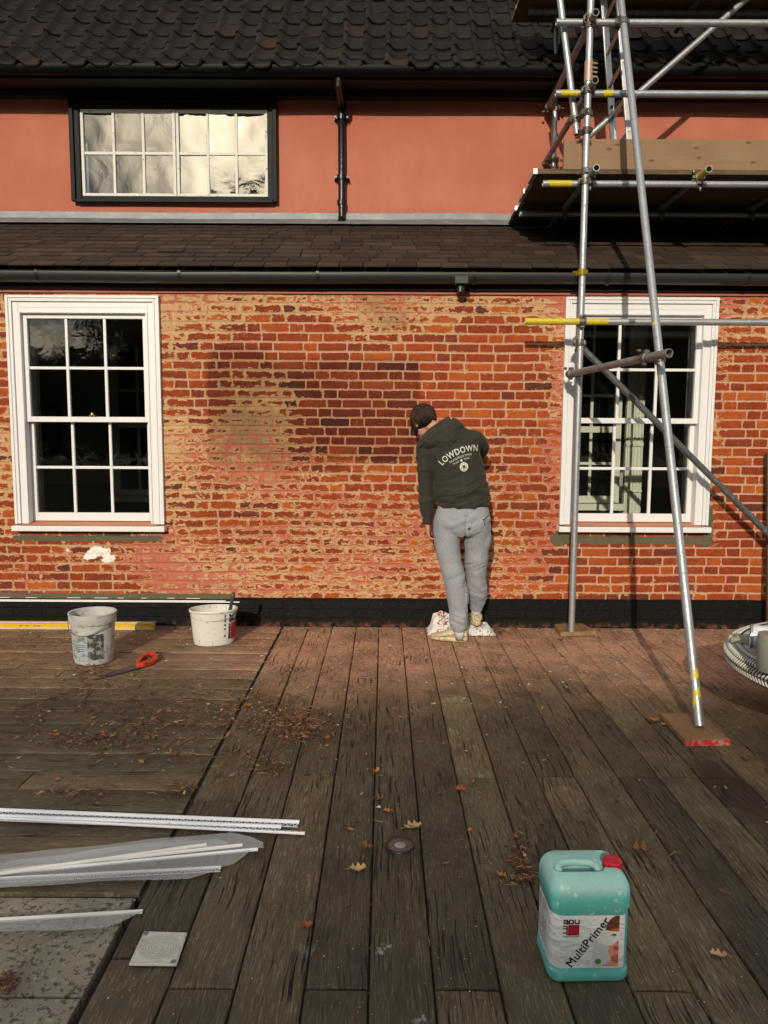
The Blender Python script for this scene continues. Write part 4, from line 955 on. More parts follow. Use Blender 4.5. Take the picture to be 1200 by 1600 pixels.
# --- oval bucket with lettering, brush inside
def oval_ring(c, rx, ry, rot, z, n=48):
    return [Vector((c.x + rx * cos(t) * cos(rot) - ry * sin(t) * sin(rot), c.y + rx * cos(t) * sin(rot) + ry * sin(t) * cos(rot), z)) for t in [2 * pi * i / n for i in range(n)]]
plast = simple('splattered_white_plastic', (.60, .59, .55), .45, 0, .06, 30, .2, .002, dirt=(.22, .20, .16), dscale=34, dth=(.60, .68))
grubby = simple('grubby_white_plastic', (.46, .46, .44), .5, 0, .15, 24, .3, .002, dirt=(.17, .15, .12), dscale=16, dth=(.5, .68))
gunk = simple('dried_render_slop', (.20, .17, .09), .9, 0, .5, 40, .9, .01, dirt=(.36, .32, .2), dscale=12)
def bucket(nm, lab_, c, rx, ry, rot, H, taper, mat, fill, fillz, band=False):
    t = thing(nm, lab_, 'bucket', (c.x, c.y, 0)); mb = MB(); b = .001
    prof = [(taper * .96, b + .004), (taper, b + .02)] + [(taper + (1 - taper) * f, b + H * f) for f in (.25, .5, .75, .93)]
    prof += [(1.03, b + H * .935), (1.045, b + H * .95), (1.045, b + H - .004), (1.03, b + H)] if not band else [(1.035, b + H * .80), (1.05, b + H * .81), (1.05, b + H * .97), (1.07, b + H * .975), (1.07, b + H), (1.04, b + H)]
    prof += [(.975, b + H - .002), (.96, b + H * .9), (taper * .95, b + .02)]
    mb.rings([oval_ring(c, rx * k, ry * k, rot, z) for k, z in prof]); mb.build('tub', mat, t, smooth=True, auto=50)
    g = MB(); rs = []
    for f in (1, .85, .65, .4, .15):
        rs.append([p + Vector((0, 0, .022 * mnoise.noise(p * 22) + .01 * mnoise.noise(p * 60))) for p in oval_ring(c, rx * f * .96, ry * f * .96, rot, fillz)])
    g.rings(rs, True, False, True); g.build('contents', fill, t, smooth=True)
    return t
cb = (G(300, 1003) + G(366, 1003)) / 2; cb = Vector((W(334, 975, 5.37).x, 5.37, 0)); rxb = .170; ryb = .122; rotb = radians(14)
bk1 = bucket('bucket', 'white oval bucket with black lettering and a red square beside the black plinth', cb, rxb, ryb, rotb, .265, .86, plast, gunk, .19)
def oval_pt(ang, z, off=.0012, H=.265):
    k = .86 + .14 * z / H; rx, ry = rxb * k + off, ryb * k + off
    return Vector((cb.x + rx * cos(ang) * cos(rotb) - ry * sin(ang) * sin(rotb), cb.y + rx * cos(ang) * sin(rotb) + ry * sin(ang) * cos(rotb), z + .001))
# arc-length param around the right-front of the oval
angs = np.linspace(-pi * .9, .3, 400); ps = np.array([[*oval_pt(a, .13)] for a in angs]); al = np.concatenate([[0], np.cumsum(np.linalg.norm(np.diff(ps[:, :2], axis=0), axis=1))])
def on_bucket(s, z):
    return oval_pt(float(np.interp(s, al, angs)), z)
sc0 = float(np.interp(-pi / 2 + radians(27), angs, al))   # start of the logo (mit column)
def logo(fnp, unit, parent, rotate=True):
    """square emblem: 'bau' across the top, 'mit' running down the left side, red square in the corner. fnp(u,v): metres right, up"""
    q = MB(); n = 8; s0, s1, t0, t1 = .30 * unit, unit * .98, 0, .68 * unit
    for i in range(n):
        for j in range(n):
            q.add([fnp(s0 + (s1 - s0) * (i + a) / n, t0 + (t1 - t0) * (j + b) / n) for a, b in ((0, 0), (1, 0), (1, 1), (0, 1))], [(0, 1, 2, 3)])
    q.build('red_square', redink, parent)
    def strokes(mbx, segs, w):
        for (x0, y0, x1, y1) in segs:
            dx, dy = x1 - x0, y1 - y0; l = sqrt(dx * dx + dy * dy); nx_, ny_ = -dy / l * w / 2, dx / l * w / 2; ex, ey = dx / l * w * .35, dy / l * w * .35; m_ = max(1, int(l / (unit * .12)))
            for k in range(m_):
                a0, a1 = k / m_, (k + 1) / m_; xa, ya = x0 - ex + (dx + 2 * ex) * a0, y0 - ey + (dy + 2 * ey) * a0; xb, yb = x0 - ex + (dx + 2 * ex) * a1, y0 - ey + (dy + 2 * ey) * a1
                mbx.add([fnp(*p) for p in ((xa - nx_, ya - ny_), (xb - nx_, yb - ny_), (xb + nx_, yb + ny_), (xa + nx_, ya + ny_))], [(0, 1, 2, 3)])
    k = MB(); U = unit; w = .082 * U
    # shared m / b corner letter, then a, u on the top row
    strokes(k, [(.03 * U, .98 * U, .24 * U, .98 * U), (.03 * U, .87 * U, .24 * U, .87 * U), (.03 * U, .76 * U, .24 * U, .76 * U), (.24 * U, .98 * U, .27 * U, .93 * U), (.27 * U, .93 * U, .27 * U, .72 * U)], w)
    strokes(k, [(.36 * U, .76 * U, .36 * U, .93 * U), (.36 * U, .93 * U, .42 * U, .98 * U), (.42 * U, .98 * U, .55 * U, .98 * U), (.55 * U, .98 * U, .60 * U, .93 * U), (.60 * U, .93 * U, .60 * U, .76 * U), (.36 * U, .76 * U, .60 * U, .76 * U)], w)
    strokes(k, [(.71 * U, .98 * U, .71 * U, .82 * U), (.71 * U, .82 * U, .76 * U, .76 * U), (.76 * U, .76 * U, .95 * U, .76 * U), (.95 * U, .98 * U, .95 * U, .76 * U)], w)
    strokes(k, [(.03 * U, .60 * U, .24 * U, .60 * U), (.03 * U, .44 * U, .24 * U, .44 * U), (.24 * U, .52 * U, .24 * U, .33 * U), (.03 * U, .16 * U, .24 * U, .16 * U), (.24 * U, .26 * U, .24 * U, .04 * U)], w)
    k.build('lettering', blackink, parent)
logo(lambda u, v: on_bucket(sc0 + u, .045 + v), .185, bk1)
hb = MB(); hb.path([oval_pt(a, .225 - .03 * sin((a + 2.9) / 2.6 * pi), .007) for a in np.linspace(-2.9, -.3, 24)], .0022, 8)
br = thing('brush', 'dark paint brush handle sticking out of the oval bucket', 'brush', (0, 0, 0)); p0 = W(357, 967, 5.34); p1 = W(365, 926, 5.32)
br.location = p0; ORG[br.name] = p0.copy(); mb = MB(); mb.path([p0 + Vector((-.02, 0, -.03)), p0, p0.lerp(p1, .5), p0.lerp(p1, .85), p1], [.026, .02, .012, .015, .012], 12)
mb.build('handle', simple('dark_rubber_handle', (.03, .04, .04), .4, dirt=(.12, .13, .11), dscale=40), br, smooth=True)
# --- grubby bucket
cc = Vector((W(146, 1000, 4.92).x, 4.92, 0)); rx2, ry2 = .148, .138
bk2 = bucket('bucket', 'grubby white bucket with a grey printed label in front of the yellow level', cc, rx2, ry2, 0, .345, .86, grubby, simple('brown_bucket_dregs', (.10, .08, .05), .9, 0, .5, 20, .8, .01), .26, band=True)
def r2(ang, z, off=.0015):
    k = .86 + .14 * z / .345; return Vector((cc.x + (rx2 * k + off) * cos(ang), cc.y + (ry2 * k + off) * sin(ang), z + .001))
def wrap(mbx, a0, a1, z0, z1, off=.0015, n=14):
    for i in range(n):
        b0, b1 = a0 + (a1 - a0) * i / n, a0 + (a1 - a0) * (i + 1) / n
        mbx.add([r2(b0, z0, off), r2(b1, z0, off), r2(b1, z1, off), r2(b0, z1, off)], [(0, 1, 2, 3)])
A = lambda d: radians(-90 + d)
mb = MB(); wrap(mb, A(-68), A(4), .03, .20, .0012); mb.build('label', simple('blue_grey_label', (.36, .39, .43), .5, 0, .2, 30, dirt=(.18, .17, .13), dscale=22, dth=(.5, .6)), bk2)
mb = MB(); wrap(mb, A(4), A(48), .04, .215, .0012)
tp_ = NT('dark_label_picture'); nn_ = tp_.noise(28, 6, .7); tp_.pbr(tp_.cr(nn_, [(.35, (.02, .022, .026)), (.5, (.07, .07, .07)), (.58, (.35, .34, .32)), (.7, (.06, .06, .07))]), .5)
mb.build('label_picture', tp_.mat, bk2)
mb = MB()
for j, (q0, q1) in enumerate(((-42, 0), (-40, -1), (-40, 0), (-50, -6))): wrap(mb, A(q0), A(q1), .142 - j * .014, .1455 - j * .014, .0022)
mb.build('printed_lines', blackink, bk2)
mb = MB(); cen = (A(-8), .075); mb.add([r2(cen[0] + .085 * cos(t), cen[1] + .012 * sin(t), .0022) for t in [2 * pi * i / 16 for i in range(16)]], [tuple(range(16))]); mb.build('blue_dot', simple('blue_print', (.12, .22, .45), .5), bk2)
hd = MB(); hd.path([r2(a, .285 - .075 * sin((a - A(-82)) / (A(62) - A(-82)) * pi), .014) for a in np.linspace(A(-82), A(62), 30)], .0028, 8)
hd.build('handle', simple('wire_handle', (.20, .19, .17), .5, .5), bk2, smooth=True)
hb.build('handle', simple('thin_wire_handle', (.45, .45, .43), .5, .5), bk1, smooth=True)

# --- spirit level
a = G(245, 990); lv = thing('spirit_level', 'long yellow spirit level lying along the foot of the black plinth', 'spirit level', (a.x, 5.73, 0))
mb = MB(); x1 = W(243, 985, 5.74).x
mb.rings([[(x, 5.725 + u, .001 + v) for u, v in ((0, 0), (.026, 0), (.026, .062), (0, .062), (0, .050), (.004, .046), (.004, .016), (0, .012))] for x in (-4.2, x1 - .012)])
mb.build('level_body', simple('scuffed_yellow_paint', (.62, .36, .015), .4, 0, .12, 20, dirt=(.55, .50, .42), dscale=14, dth=(.56, .66)), lv, bevel=.0015)
mb = MB(); mb.box(-4.2, x1 - .014, 5.7235, 5.7247, .052, .062); mb.box(-4.2, x1 - .014, 5.7235, 5.7247, .002, .011); mb.build('edge_strip', simple('scuffed_alu_edge', (.52, .50, .46), .5, .3, dirt=(.3, .27, .2), dscale=20), lv)
mb = MB(); mb.box(x1 - .012, x1, 5.722, 5.754, 0, .066); mb.build('end_cap', simple('grey_end_cap', (.34, .30, .27), .6), lv, bevel=.003)
mb = MB()
for px in (30, 40, 52, 58): x = W(px, 985, 5.72).x; mb.box(x, x + .02, 5.7265, 5.7288, .026, .034)
mb.build('worn_print', simple('worn_print', (.25, .10, .05), .6), lv)

# --- hand saw
a = G(244, 1030); hs = thing('hand_saw', 'hand saw with an orange-red handle lying on the deck beside the bucket', 'saw', a)
tip = G(148, 1062, .004); grip = G(216, 1040, .01); up = Vector((0, 0, 1)); d = (tip - grip).normalized(); w = d.cross(up)
mb = MB(); th = .0008; p = [grip + w * .045, grip - w * .055, tip - w * .008, tip + w * .030]; p = [Vector((q.x, q.y, .012 - .007 * (q - grip).length / (tip - grip).length)) for q in p]
mb.rings([p, [q + Vector((0, 0, th)) for q in p]]); N_ = 50
for i in range(N_):
    q0 = p[1].lerp(p[2], i / N_); q1 = p[1].lerp(p[2], (i + 1) / N_); mb.add([q0, q1, (q0 + q1) / 2 - w * .004], [(0, 1, 2)])
mb.build('blade', simple('dark_steel_blade', (.10, .10, .105), .35, .7, .3, dirt=(.14, .10, .07), dscale=30), hs)
out = [(212, 1040), (222, 1027), (237, 1022), (245, 1026), (248, 1033), (240, 1038), (224, 1043), (213, 1044)]; inn = [(219, 1038), (225, 1030), (236, 1026), (241, 1030), (238, 1034), (228, 1037), (222, 1039.5), (219, 1040)]
mb = MB()
O0 = [G(*q, .006) for q in out]; O1 = [G(*q, .006) + Vector((0, 0, .026)) for q in out]; I0 = [G(*q, .006) for q in inn]; I1 = [q + Vector((0, 0, .026)) for q in I0]; n = 8
vs = O0 + O1 + I0 + I1; fs = []
for i in range(n):
    j = (i + 1) % n; fs += [(i, j, n + j, n + i), (2 * n + i, 3 * n + i, 3 * n + j, 2 * n + j), (n + i, n + j, 3 * n + j, 3 * n + i), (i, 2 * n + i, 2 * n + j, j)]
mb.add(vs, fs); mb.build('handle', simple('orange_red_plastic', (.50, .035, .012), .4, dirt=(.45, .05, .03), dscale=30), hs, bevel=.006, smooth=True, seg=3)
mb = MB(); mb.cyl(G(233, 1031, .006), G(233, 1031, .03), .017, seg=14); mb.cyl(G(226, 1036, .006), G(226, 1036, .034), .010, seg=14); mb.build('grip_insert', simple('black_grip', (.02, .02, .02), .5), hs, smooth=True, auto=40)

# --- round deck light
a = G(625, 1323); dl = thing('deck_light', 'round recessed metal deck light set in the boards', 'light', (a.x, a.y, 0))
mb = MB(); mb.lathe([(.0575, -.01), (.0575, .004), (.055, .008), (.049, .009), (.046, .006)], (a.x, a.y, 0), 40); mb.build('bezel', simple('black_bezel', (.02, .022, .025), .4, .3), dl, smooth=True, auto=40)
mb = MB(); mb.lathe([(.047, .0065), (.044, .0075), (.022, .0075), (.0215, .0070)], (a.x, a.y, 0), 40); mb.build('face_ring', simple('tarnished_copper_ring', (.15, .105, .085), .5, .4, dirt=(.07, .06, .05), dscale=50), dl, smooth=True, auto=40)
mb = MB(); mb.lathe([(.0215, .0072), (.012, .0095), (.0, .0105)], (a.x, a.y, 0), 32); mb.build('lens', simple('dirty_lens', (.26, .25, .25), .25, 0, .5, 120, .6, .003), dl, smooth=True)
# --- square access cover
cs = [G(*q) for q in ((225, 1459), (293, 1461), (276, 1512), (201, 1511))]; c = sum(cs, Vector()) / 4
ac = thing('access_cover', 'square pale plastic drain cover with moulded rings lying on the boards', 'cover', (c.x, c.y, 0))
mb = MB(); mb.rings([[(q.x, q.y, .002) for q in cs], [(q.x, q.y, .010) for q in cs]])
wp = simple('aged_white_plastic', (.62, .60, .54), .5, 0, .06, 30, .2, .001, dirt=(.30, .27, .22), dscale=16)
mb.build('cover_plate', wp, ac, bevel=.003, smooth=True)
ax = (cs[1] - cs[0] + cs[2] - cs[3]) / 4; ay = (cs[0] - cs[3] + cs[1] - cs[2]) / 4; mb = MB()
for k in range(1, 8):
    rr = .105 * k + .0; mb.path([Vector((c.x, c.y, .0101)) + ax * (rr * 1.15 * cos(t)) + ay * (rr * sin(t)) for t in [2 * pi * i / 48 for i in range(49)]], .0024, 6)
mb.path([Vector((c.x, c.y, .0101)) + ax * u + ay * v for u, v in ((-.93, -.93), (.93, -.93), (.93, .93), (-.93, .93), (-.93, -.93))], .0012, 6)
mb.build('moulded_rings', simple('ring_plastic', (.50, .48, .43), .5), ac, smooth=True)
mb = MB()
for u, v in ((-.84, .84), (.84, -.84)):
    p = Vector((c.x, c.y, .010)) + ax * u + ay * v; mb.lathe([(.008, 0), (.008, .002), (.005, .002), (.005, .0005)], p, 16, cap1=True)
mb.build('screws', simple('grey_screw', (.2, .2, .19), .5), ac, smooth=True, auto=30)

# --- plaster beads
pvc = simple('white_pvc', (.72, .73, .78), .4, 0, .03, 20, .05, .001); pvcd = simple('ivory_pvc', (.70, .69, .64), .45, 0, .04, 20, .05, .001)
def bead(lab_, p_end, p_far, flip=1, width=.024, mat=pvc, z=.002, mesh=None, meshw=.10, tri=True, grp=None, rot_=0.0, nose=.009):
    """corner bead: round nose strip plus two wings, one lying on the deck and pierced with triangular holes"""
    a = Vector(p_end); b = Vector(p_far); d = (b - a).normalized(); Ln = (b - a).length; w = Vector((-d.y, d.x, 0)) * flip; up = Vector((0, 0, 1))
    t = thing('corner_bead', lab_, 'corner bead', a, grp); z += .007; a = Vector((a.x, a.y, z)); mb = MB()
    sec = [(0, 0), (nose, .001), (nose + .001, .004), (nose * .5, .0085), (0, .005)]
    n = 30
    mb.rings([[a + d * (Ln * k / n) + w * u + up * v for u, v in sec] for k in range(n + 1)])
    mb.build('nose_strip', mat, t)
    # pierced wing
    mb = MB(); th = Vector((0, 0, .0007)); v0 = nose; v1 = nose + width; st_ = .026; m_ = int(Ln / st_)
    def quad(u0, u1, x0, x1, x2=None, x3=None):
        p = [a + d * x0 + w * u0, a + d * x1 + w * u0, a + d * (x1 if x2 is None else x2) + w * u1, a + d * (x0 if x3 is None else x3) + w * u1]
        p = [q + up * (.001) for q in p]; mb.rings([p, [q + th * 1 for q in p]])
    if tri:
        e = (v1 - v0) * .18; quad(v0, v0 + e, 0, Ln); quad(v1 - e, v1, 0, Ln)
        for k in range(m_):
            x = k * st_; quad(v0 + e, v1 - e, x, x + .0035, x + st_ * .5 + .002, x + st_ * .5 - .0015); quad(v0 + e, v1 - e, x + st_ - .0035, x + st_, x + st_ * .5 + .0035, x + st_ * .5)
    else: quad(v0, v1, 0, Ln)
    mb.build('pierced_wing', mat, t)
    mb = MB(); p = [a + w * (-.001), a + d * Ln + w * (-.001)]   # standing second wing
    h = .0055; mb.rings([[p[0] + up * .004, p[1] + up * .004, p[1] + up * h - w * .006, p[0] + up * h - w * .006], [q + w * .0009 for q in (p[0] + up * .004, p[1] + up * .004, p[1] + up * h - w * .006, p[0] + up * h - w * .006)]])
    if mesh is None: mb.build('standing_wing', mat, t)
    for side, (wd_, lab2, cut) in (mesh or {}).items():
        g = MB(); nn_ = 60; r_ = []
        for k in range(nn_ + 1):
            s = Ln * k / nn_ - cut
            e_ = 1.0 if s > .1 else max(.25, sqrt(max(0, min(1, (s + cut) / (.1 + cut + 1e-6)))))
            wv_ = .010 * mnoise.noise(Vector((s * 3, side * 7, wd_ * 50)))
            r_.append([a + d * s + w * (side * wd_ * e_ * q) + up * (.003 + .006 * q * (1 + mnoise.noise(Vector((s * 4, q * 3, side * 3.)))) + wv_ * q * .4) for q in (0, .25, .5, .75, 1)])
        g.rings(r_, False, False, False); g.build('mesh_wing', M['mesh'], t, smooth=True)
    return t
def mat_mesh():
    t_ = NT('glassfibre_mesh'); v = t_.map((1, 1, 1), rot=(0, 0, .06)); s = t_.sep(v)
    fx = t_.m('PINGPONG', s[0], .003); fy = t_.m('PINGPONG', s[1], .003)
    ln = t_.m('MAXIMUM', t_.ramp(fx, .0010, .0006), t_.ramp(fy, .0010, .0006))
    b = t_.n('ShaderNodeBsdfPrincipled'); b.inputs['Base Color'].default_value = (.55, .56, .58, 1); b.inputs['Roughness'].default_value = .5
    tr = t_.n('ShaderNodeBsdfTransparent'); ms = t_.n('ShaderNodeMixShader'); t_.put(ms.inputs[0], t_.m('MULTIPLY', ln, .92)); t_.t.links.new(tr.outputs[0], ms.inputs[1]); t_.t.links.new(b.outputs[0], ms.inputs[2]); t_.t.links.new(ms.outputs[0], t_.out.inputs[0]); return t_.mat
M['mesh'] = mat_mesh()
def far(px0, py0, px1, py1, X=-1.75):
    a = G(px0, py0); b = G(px1, py1); d = b - a; return a, a + d * ((X - a.x) / d.x)
GB = 'white plaster beads lying at the front left'
a, b = far(468, 1288, 0, 1269); bead('back bead of the upper bundle of pierced white corner beads', a, b, 1, .032, grp=GB)
a, b = far(440, 1296, 0, 1279); bead('middle corner bead of the upper bundle, with clear triangular holes and a shorter end', a, b, 1, .030, z=.004, grp=GB)
a, b = far(476, 1308, 0, 1284); bead('lowest white corner bead of the upper bundle, sticking out furthest to the right', a, b, -1, .014, grp=GB)
a, b = far(403, 1334, 0, 1373); bead('mesh winged bead with the longest white nose, on top of the mesh pile', a, b, 1, .006, mat=pvc, z=.012, tri=False, mesh={-1: (.115, '', .02), 1: (.10, '', -.03)}, grp=GB)
a, b = far(379, 1329, 0, 1371); bead('mesh winged bead whose end stops just short of the mesh end', a, b, 1, .006, mat=pvcd, z=.016, tri=False, mesh={-1: (.05, '', -.05)}, grp=GB)
a, b = far(323, 1330, 0, 1376); bead('short mesh winged bead lying over the two longer ones', a, b, 1, .006, mat=pvcd, z=.020, tri=False, mesh={-1: (.05, '', -.02)}, grp=GB)
a, b = far(346, 1362, 0, 1380); bead('pierced white bead lying across the lower edge of the mesh', a, b, 1, .020, z=.010, mesh={1: (.07, '', .0)}, grp=GB)
a, b = far(224, 1424, 0, 1437); bead('single white bead with one mesh wing lying on the stone slabs', a, b, 1, .004, mat=pvcd, z=-.004, tri=False, mesh={1: (.085, '', .0)}, grp=GB, nose=.014)

# --- jerrycan
ca = G(912, 1505); JX, JY = .590, 2.045; jr = radians(1.5)
jc = thing('jerrycan', 'teal translucent plastic jerrycan with a red cap and white label on the deck', 'jerrycan', (JX, JY, 0)); jc.rotation_euler = (0, 0, jr)
LX, LY, JH = .118, .095, .300
def rrect(hx, hy, r, z, n=8, dx=0, dy=0):
    pts = []
    for (sx, sy, a0) in ((1, 1, 0), (-1, 1, pi / 2), (-1, -1, pi), (1, -1, 3 * pi / 2)):
        for k in range(n + 1):
            a = a0 + pi / 2 * k / n; pts.append(Vector((dx + sx * (hx - r) + r * cos(a), dy + sy * (hy - r) + r * sin(a), z)))
    return pts
def local(mb, name, mat, parent, **kw):
    o = mb.build(name, mat, None, **kw); o.parent = parent; return o
mb = MB()
mb.rings([rrect(LX - .022, LY - .022, .02, 0), rrect(LX - .008, LY - .008, .03, .003), rrect(LX - .002, LY - .002, .034, .012), rrect(LX - .002, LY - .002, .034, .034), rrect(LX - .006, LY - .006, .033, .040), rrect(LX - .006, LY - .006, .033, .216), rrect(LX - .002, LY - .002, .034, .222), rrect(LX - .002, LY - .003, .034, .262), rrect(LX - .005, LY - .007, .034, .280), rrect(LX - .012, LY - .016, .032, .296), rrect(LX - .022, LY - .027, .028, .306), rrect(LX - .034, LY - .040, .024, .3105), rrect(LX - .060, LY - .066, .018, .312)])
body = local(mb, 'can_body', None, jc, smooth=True)
cut = MB(); 
st_ = lambda hx, hy, z, dy: [Vector((-.022 + (hx if cos(t) > 0 else -hx) + hy * cos(t), dy + hy * sin(t), z)) for t in [2 * pi * (i + .5) / 28 for i in range(28)]]
cut.rings([st_(.040, .018, .235, -.022), st_(.042, .021, .245, -.022), st_(.044, .024, .29, -.022), st_(.050, .031, .325, -.022)])
cu = cut.build('tmp', None); cu.parent = jc; md = body.modifiers.new('b', 'BOOLEAN'); md.object = cu; md.operation = 'DIFFERENCE'; md.solver = 'EXACT'
cut2 = MB(); cut2.rings([rrect(.033, .050, .012, .274, dx=.086, dy=.020), rrect(.038, .054, .012, .34, dx=.086, dy=.020)])
cu2 = cut2.build('tmp', None); cu2.parent = jc; md = body.modifiers.new('b2', 'BOOLEAN'); md.object = cu2; md.operation = 'DIFFERENCE'; md.solver = 'EXACT'
dg = bpy.context.evaluated_depsgraph_get(); dg.update(); me2 = bpy.data.meshes.new_from_object(body.evaluated_get(dg)); body.modifiers.clear(); body.data = me2; me2.name = 'can_body'
bpy.data.objects.remove(cu); bpy.data.objects.remove(cu2)
tj = NT('teal_translucent_plastic'); z_ = tj.sep()[2]; nn_ = tj.noise(16, 5, .65)
lev = tj.ramp(tj.m('ADD', z_, tj.m('MULTIPLY', nn_, .004)), .250, .285)
cj = tj.mix(nn_, (.075, .39, .36), (.14, .49, .46)); cj = tj.mix(lev, cj, tj.mix(nn_, (.20, .48, .46), (.40, .60, .58)))
cj = tj.mix(tj.ramp(tj.noise(40, 5, .7), .60, .68, 0, .7), cj, (.62, .68, .62)); cj = tj.mix(tj.ramp(tj.noise(9, 5, .7, tj.map((1, 1, 1), (3, 3, 3))), .62, .72, 0, .5), cj, (.30, .32, .25))
tj.pbr(cj, .38, 0, tj.bump(nn_, .25, .004), .5, Subsurface_Weight=.35, Subsurface_Radius=(.02, .05, .045), Subsurface_Scale=.5)
body.data.materials.append(tj.mat); body.data.polygons.foreach_set('use_smooth', [True] * len(body.data.polygons)); bm = bmesh.new(); bm.from_mesh(body.data)
for e in bm.edges:
    if len(e.link_faces) == 2 and e.calc_face_angle(0) > radians(40): e.smooth = False
bm.to_mesh(body.data); bm.free()
pale = NT('frosted_pale_plastic'); pale.pbr(pale.mix(pale.noise(30, 5, .7), (.17, .46, .42), (.42, .62, .58)), .45)
mb = MB(); mb.path([Vector((-.022 + (.040 if cos(t) > 0 else -.040) + .026 * cos(t), -.012 + .025 * sin(t), .2965)) for t in [2 * pi * (i + .5) / 36 for i in range(8, 30)][::-1] if sin(t) > -.2], .0065, 10)
mb = MB(); mb.path([Vector((x_, y_, z2)) for x_, y_, z2 in ((-.080, -.030, .294), (-.080, -.008, .300), (-.066, .008, .302), (-.022, .013, .303), (.020, .008, .302), (.036, -.008, .300), (.036, -.030, .294))], .0115, 12)
local(mb, 'handle', pale.mat, jc, smooth=True)
capm = simple('red_cap_plastic', (.48, .006, .02), .35, 0, .08, 30, .1, .001, dirt=(.55, .08, .07), dscale=50)
mb = MB(); cx_, cy_ = .083, -.002
mb.lathe([(.029, .282), (.030, .286), (.030, .294), (.0285, .296)], (cx_, cy_, 0), 36)
n = 36; prof = [(.0272, .297), (.0272, .315), (.0245, .319), (.012, .320), (.011, .3185), (0.0001, .3185)]; rs = []
for r_, z_2 in prof: rs.append([Vector((cx_ + (r_ + (.0009 if (i % 2 and r_ > .025) else 0)) * cos(2 * pi * i / n), cy_ + (r_ + (.0009 if (i % 2 and r_ > .025) else 0)) * sin(2 * pi * i / n), z_2)) for i in range(n)])
mb.rings(rs, True, False, True); local(mb, 'cap', capm, jc, smooth=True, auto=30)
mb = MB(); mb.lathe([(.024, .265), (.024, .297)], (cx_, cy_, 0), 24); local(mb, 'neck', tj.mat, jc, smooth=True)
# label wrapped round the left side and the front
per = rrect(LX - .0058, LY - .0058, .033, 0, 10)
# order: start at +x+y; sections: corner++ , -x.. ; perimeter runs counter-clockwise
P2 = [Vector((p.x, p.y)) for p in per] + [Vector((per[0].x, per[0].y))]; cum = [0]
for a_, b_ in zip(P2[:-1], P2[1:]): cum.append(cum[-1] + (b_ - a_).length)
def on_per(s, off=0.0):
    s %= cum[-1]
    for k in range(len(cum) - 1):
        if s <= cum[k + 1] + 1e-9:
            f = (s - cum[k]) / max(1e-9, cum[k + 1] - cum[k]); p = P2[k].lerp(P2[k + 1], f); d_ = (P2[k + 1] - P2[k]).normalized() if (P2[k + 1] - P2[k]).length > 1e-7 else Vector((1, 0)); return p + Vector((d_.y, -d_.x)) * off
    return P2[-1]
i3 = 22; s_fl = cum[i3 + 10]          # where the front face begins (after the left-front corner)
s_front0 = cum[32]; s_front1 = cum[33]
def onlab(u, v, off=.0012):
    """u metres to the right of the start of the front flat, v height"""
    p = on_per(s_front0 + u, off); return Vector((p.x, p.y, v))
tl = NT('creased_paper_label'); nl = tl.noise(7, 4, .6, tl.map((1, 1, 3))); tl.pbr(tl.mix(nl, (.58, .60, .62), (.74, .76, .77)), .35, 0, tl.bump(tl.noise(14, 3, .5, tl.map((1, 1, 2.2)), 1.2), .9, .01), .5)
def sheet(name, u0, u1, v0, v1, off, mat, nu=60, nv=10):
    mb = MB(); rs = [[onlab(u0 + (u1 - u0) * i / nu, v0 + (v1 - v0) * j / nv, off) for i in range(nu + 1)] for j in range(nv + 1)]
    mb.rings(rs, False, False, False); return local(mb, name, mat, jc, smooth=True)
sheet('label', -.200, .176, .046, .205, .0010, tl.mat)
def lf(u, v): return onlab(u, v, .0020)
class LP: pass
o = MB()
def logo2(fnp, unit, parent):
    k0 = set(bpy.data.objects); logo(fnp, unit, None)
    for o_ in set(bpy.data.objects) - k0: o_.parent = parent
logo2(lambda u, v: lf(-.002 + u, .146 + v), .047, jc)
ang = radians(53); cxx, cyy = .070, .124
tx = text_mesh('MultiPrimer', .0355, blackink, None, 'lettering', None, fn=lambda x, y: lf(cxx + x * cos(ang) - y * sin(ang), cyy + x * sin(ang) + y * cos(ang)), sub=0, spacing=1.04); tx.parent = jc
bm = bmesh.new(); bm.from_mesh(tx.data); g0 = bm.verts[:] + bm.edges[:] + bm.faces[:]
for du, dv, k_ in ((.0007, 0, 1), (-.0007, 0, 2), (0, .0007, 3), (0, -.0007, 4)):
    r_ = bmesh.ops.duplicate(bm, geom=g0)
    for v_ in [q for q in r_['geom'] if isinstance(q, bmesh.types.BMVert)]: v_.co += Vector((du, -.00003 * k_, dv))
bm.to_mesh(tx.data); bm.free()
def blob(name, pts, mat, off):
    mb = MB(); mb.add([onlab(u, v, off) for u, v in pts], [tuple(range(len(pts)))]); o_ = local(mb, name, mat, jc); bm = bmesh.new(); bm.from_mesh(o_.data); bmesh.ops.triangulate(bm, faces=bm.faces); bm.to_mesh(o_.data); bm.free(); return o_
skin = simple('printed_skin', (.60, .28, .20), .4); pale_s = simple('printed_pale_face', (.66, .64, .62), .4); hairp = simple('printed_brown_hair', (.12, .035, .022), .4, 0, .6, 60)
sheet('label_picture_ground', .085, .158, .050, .130, .0014, simple('printed_grey_ground', (.50, .54, .56), .4, 0, .08, 20))
blob('printed_face', [(.158, .163), (.130, .160), (.122, .150), (.120, .135), (.126, .121), (.131, .112), (.129, .098), (.132, .086), (.136, .072), (.130, .060), (.112, .054), (.100, .051), (.158, .051)], skin, .0017)
blob('printed_paint_band', [(.158, .156), (.128, .158), (.118, .150), (.112, .140), (.098, .134), (.096, .126), (.110, .119), (.126, .114), (.142, .116), (.150, .124), (.158, .122)], pale_s, .0019)
blob('printed_hair', [(.158, .205), (.146, .204), (.134, .196), (.126, .186), (.121, .172), (.119, .162), (.128, .160), (.140, .157), (.158, .158)], hairp, .0021)
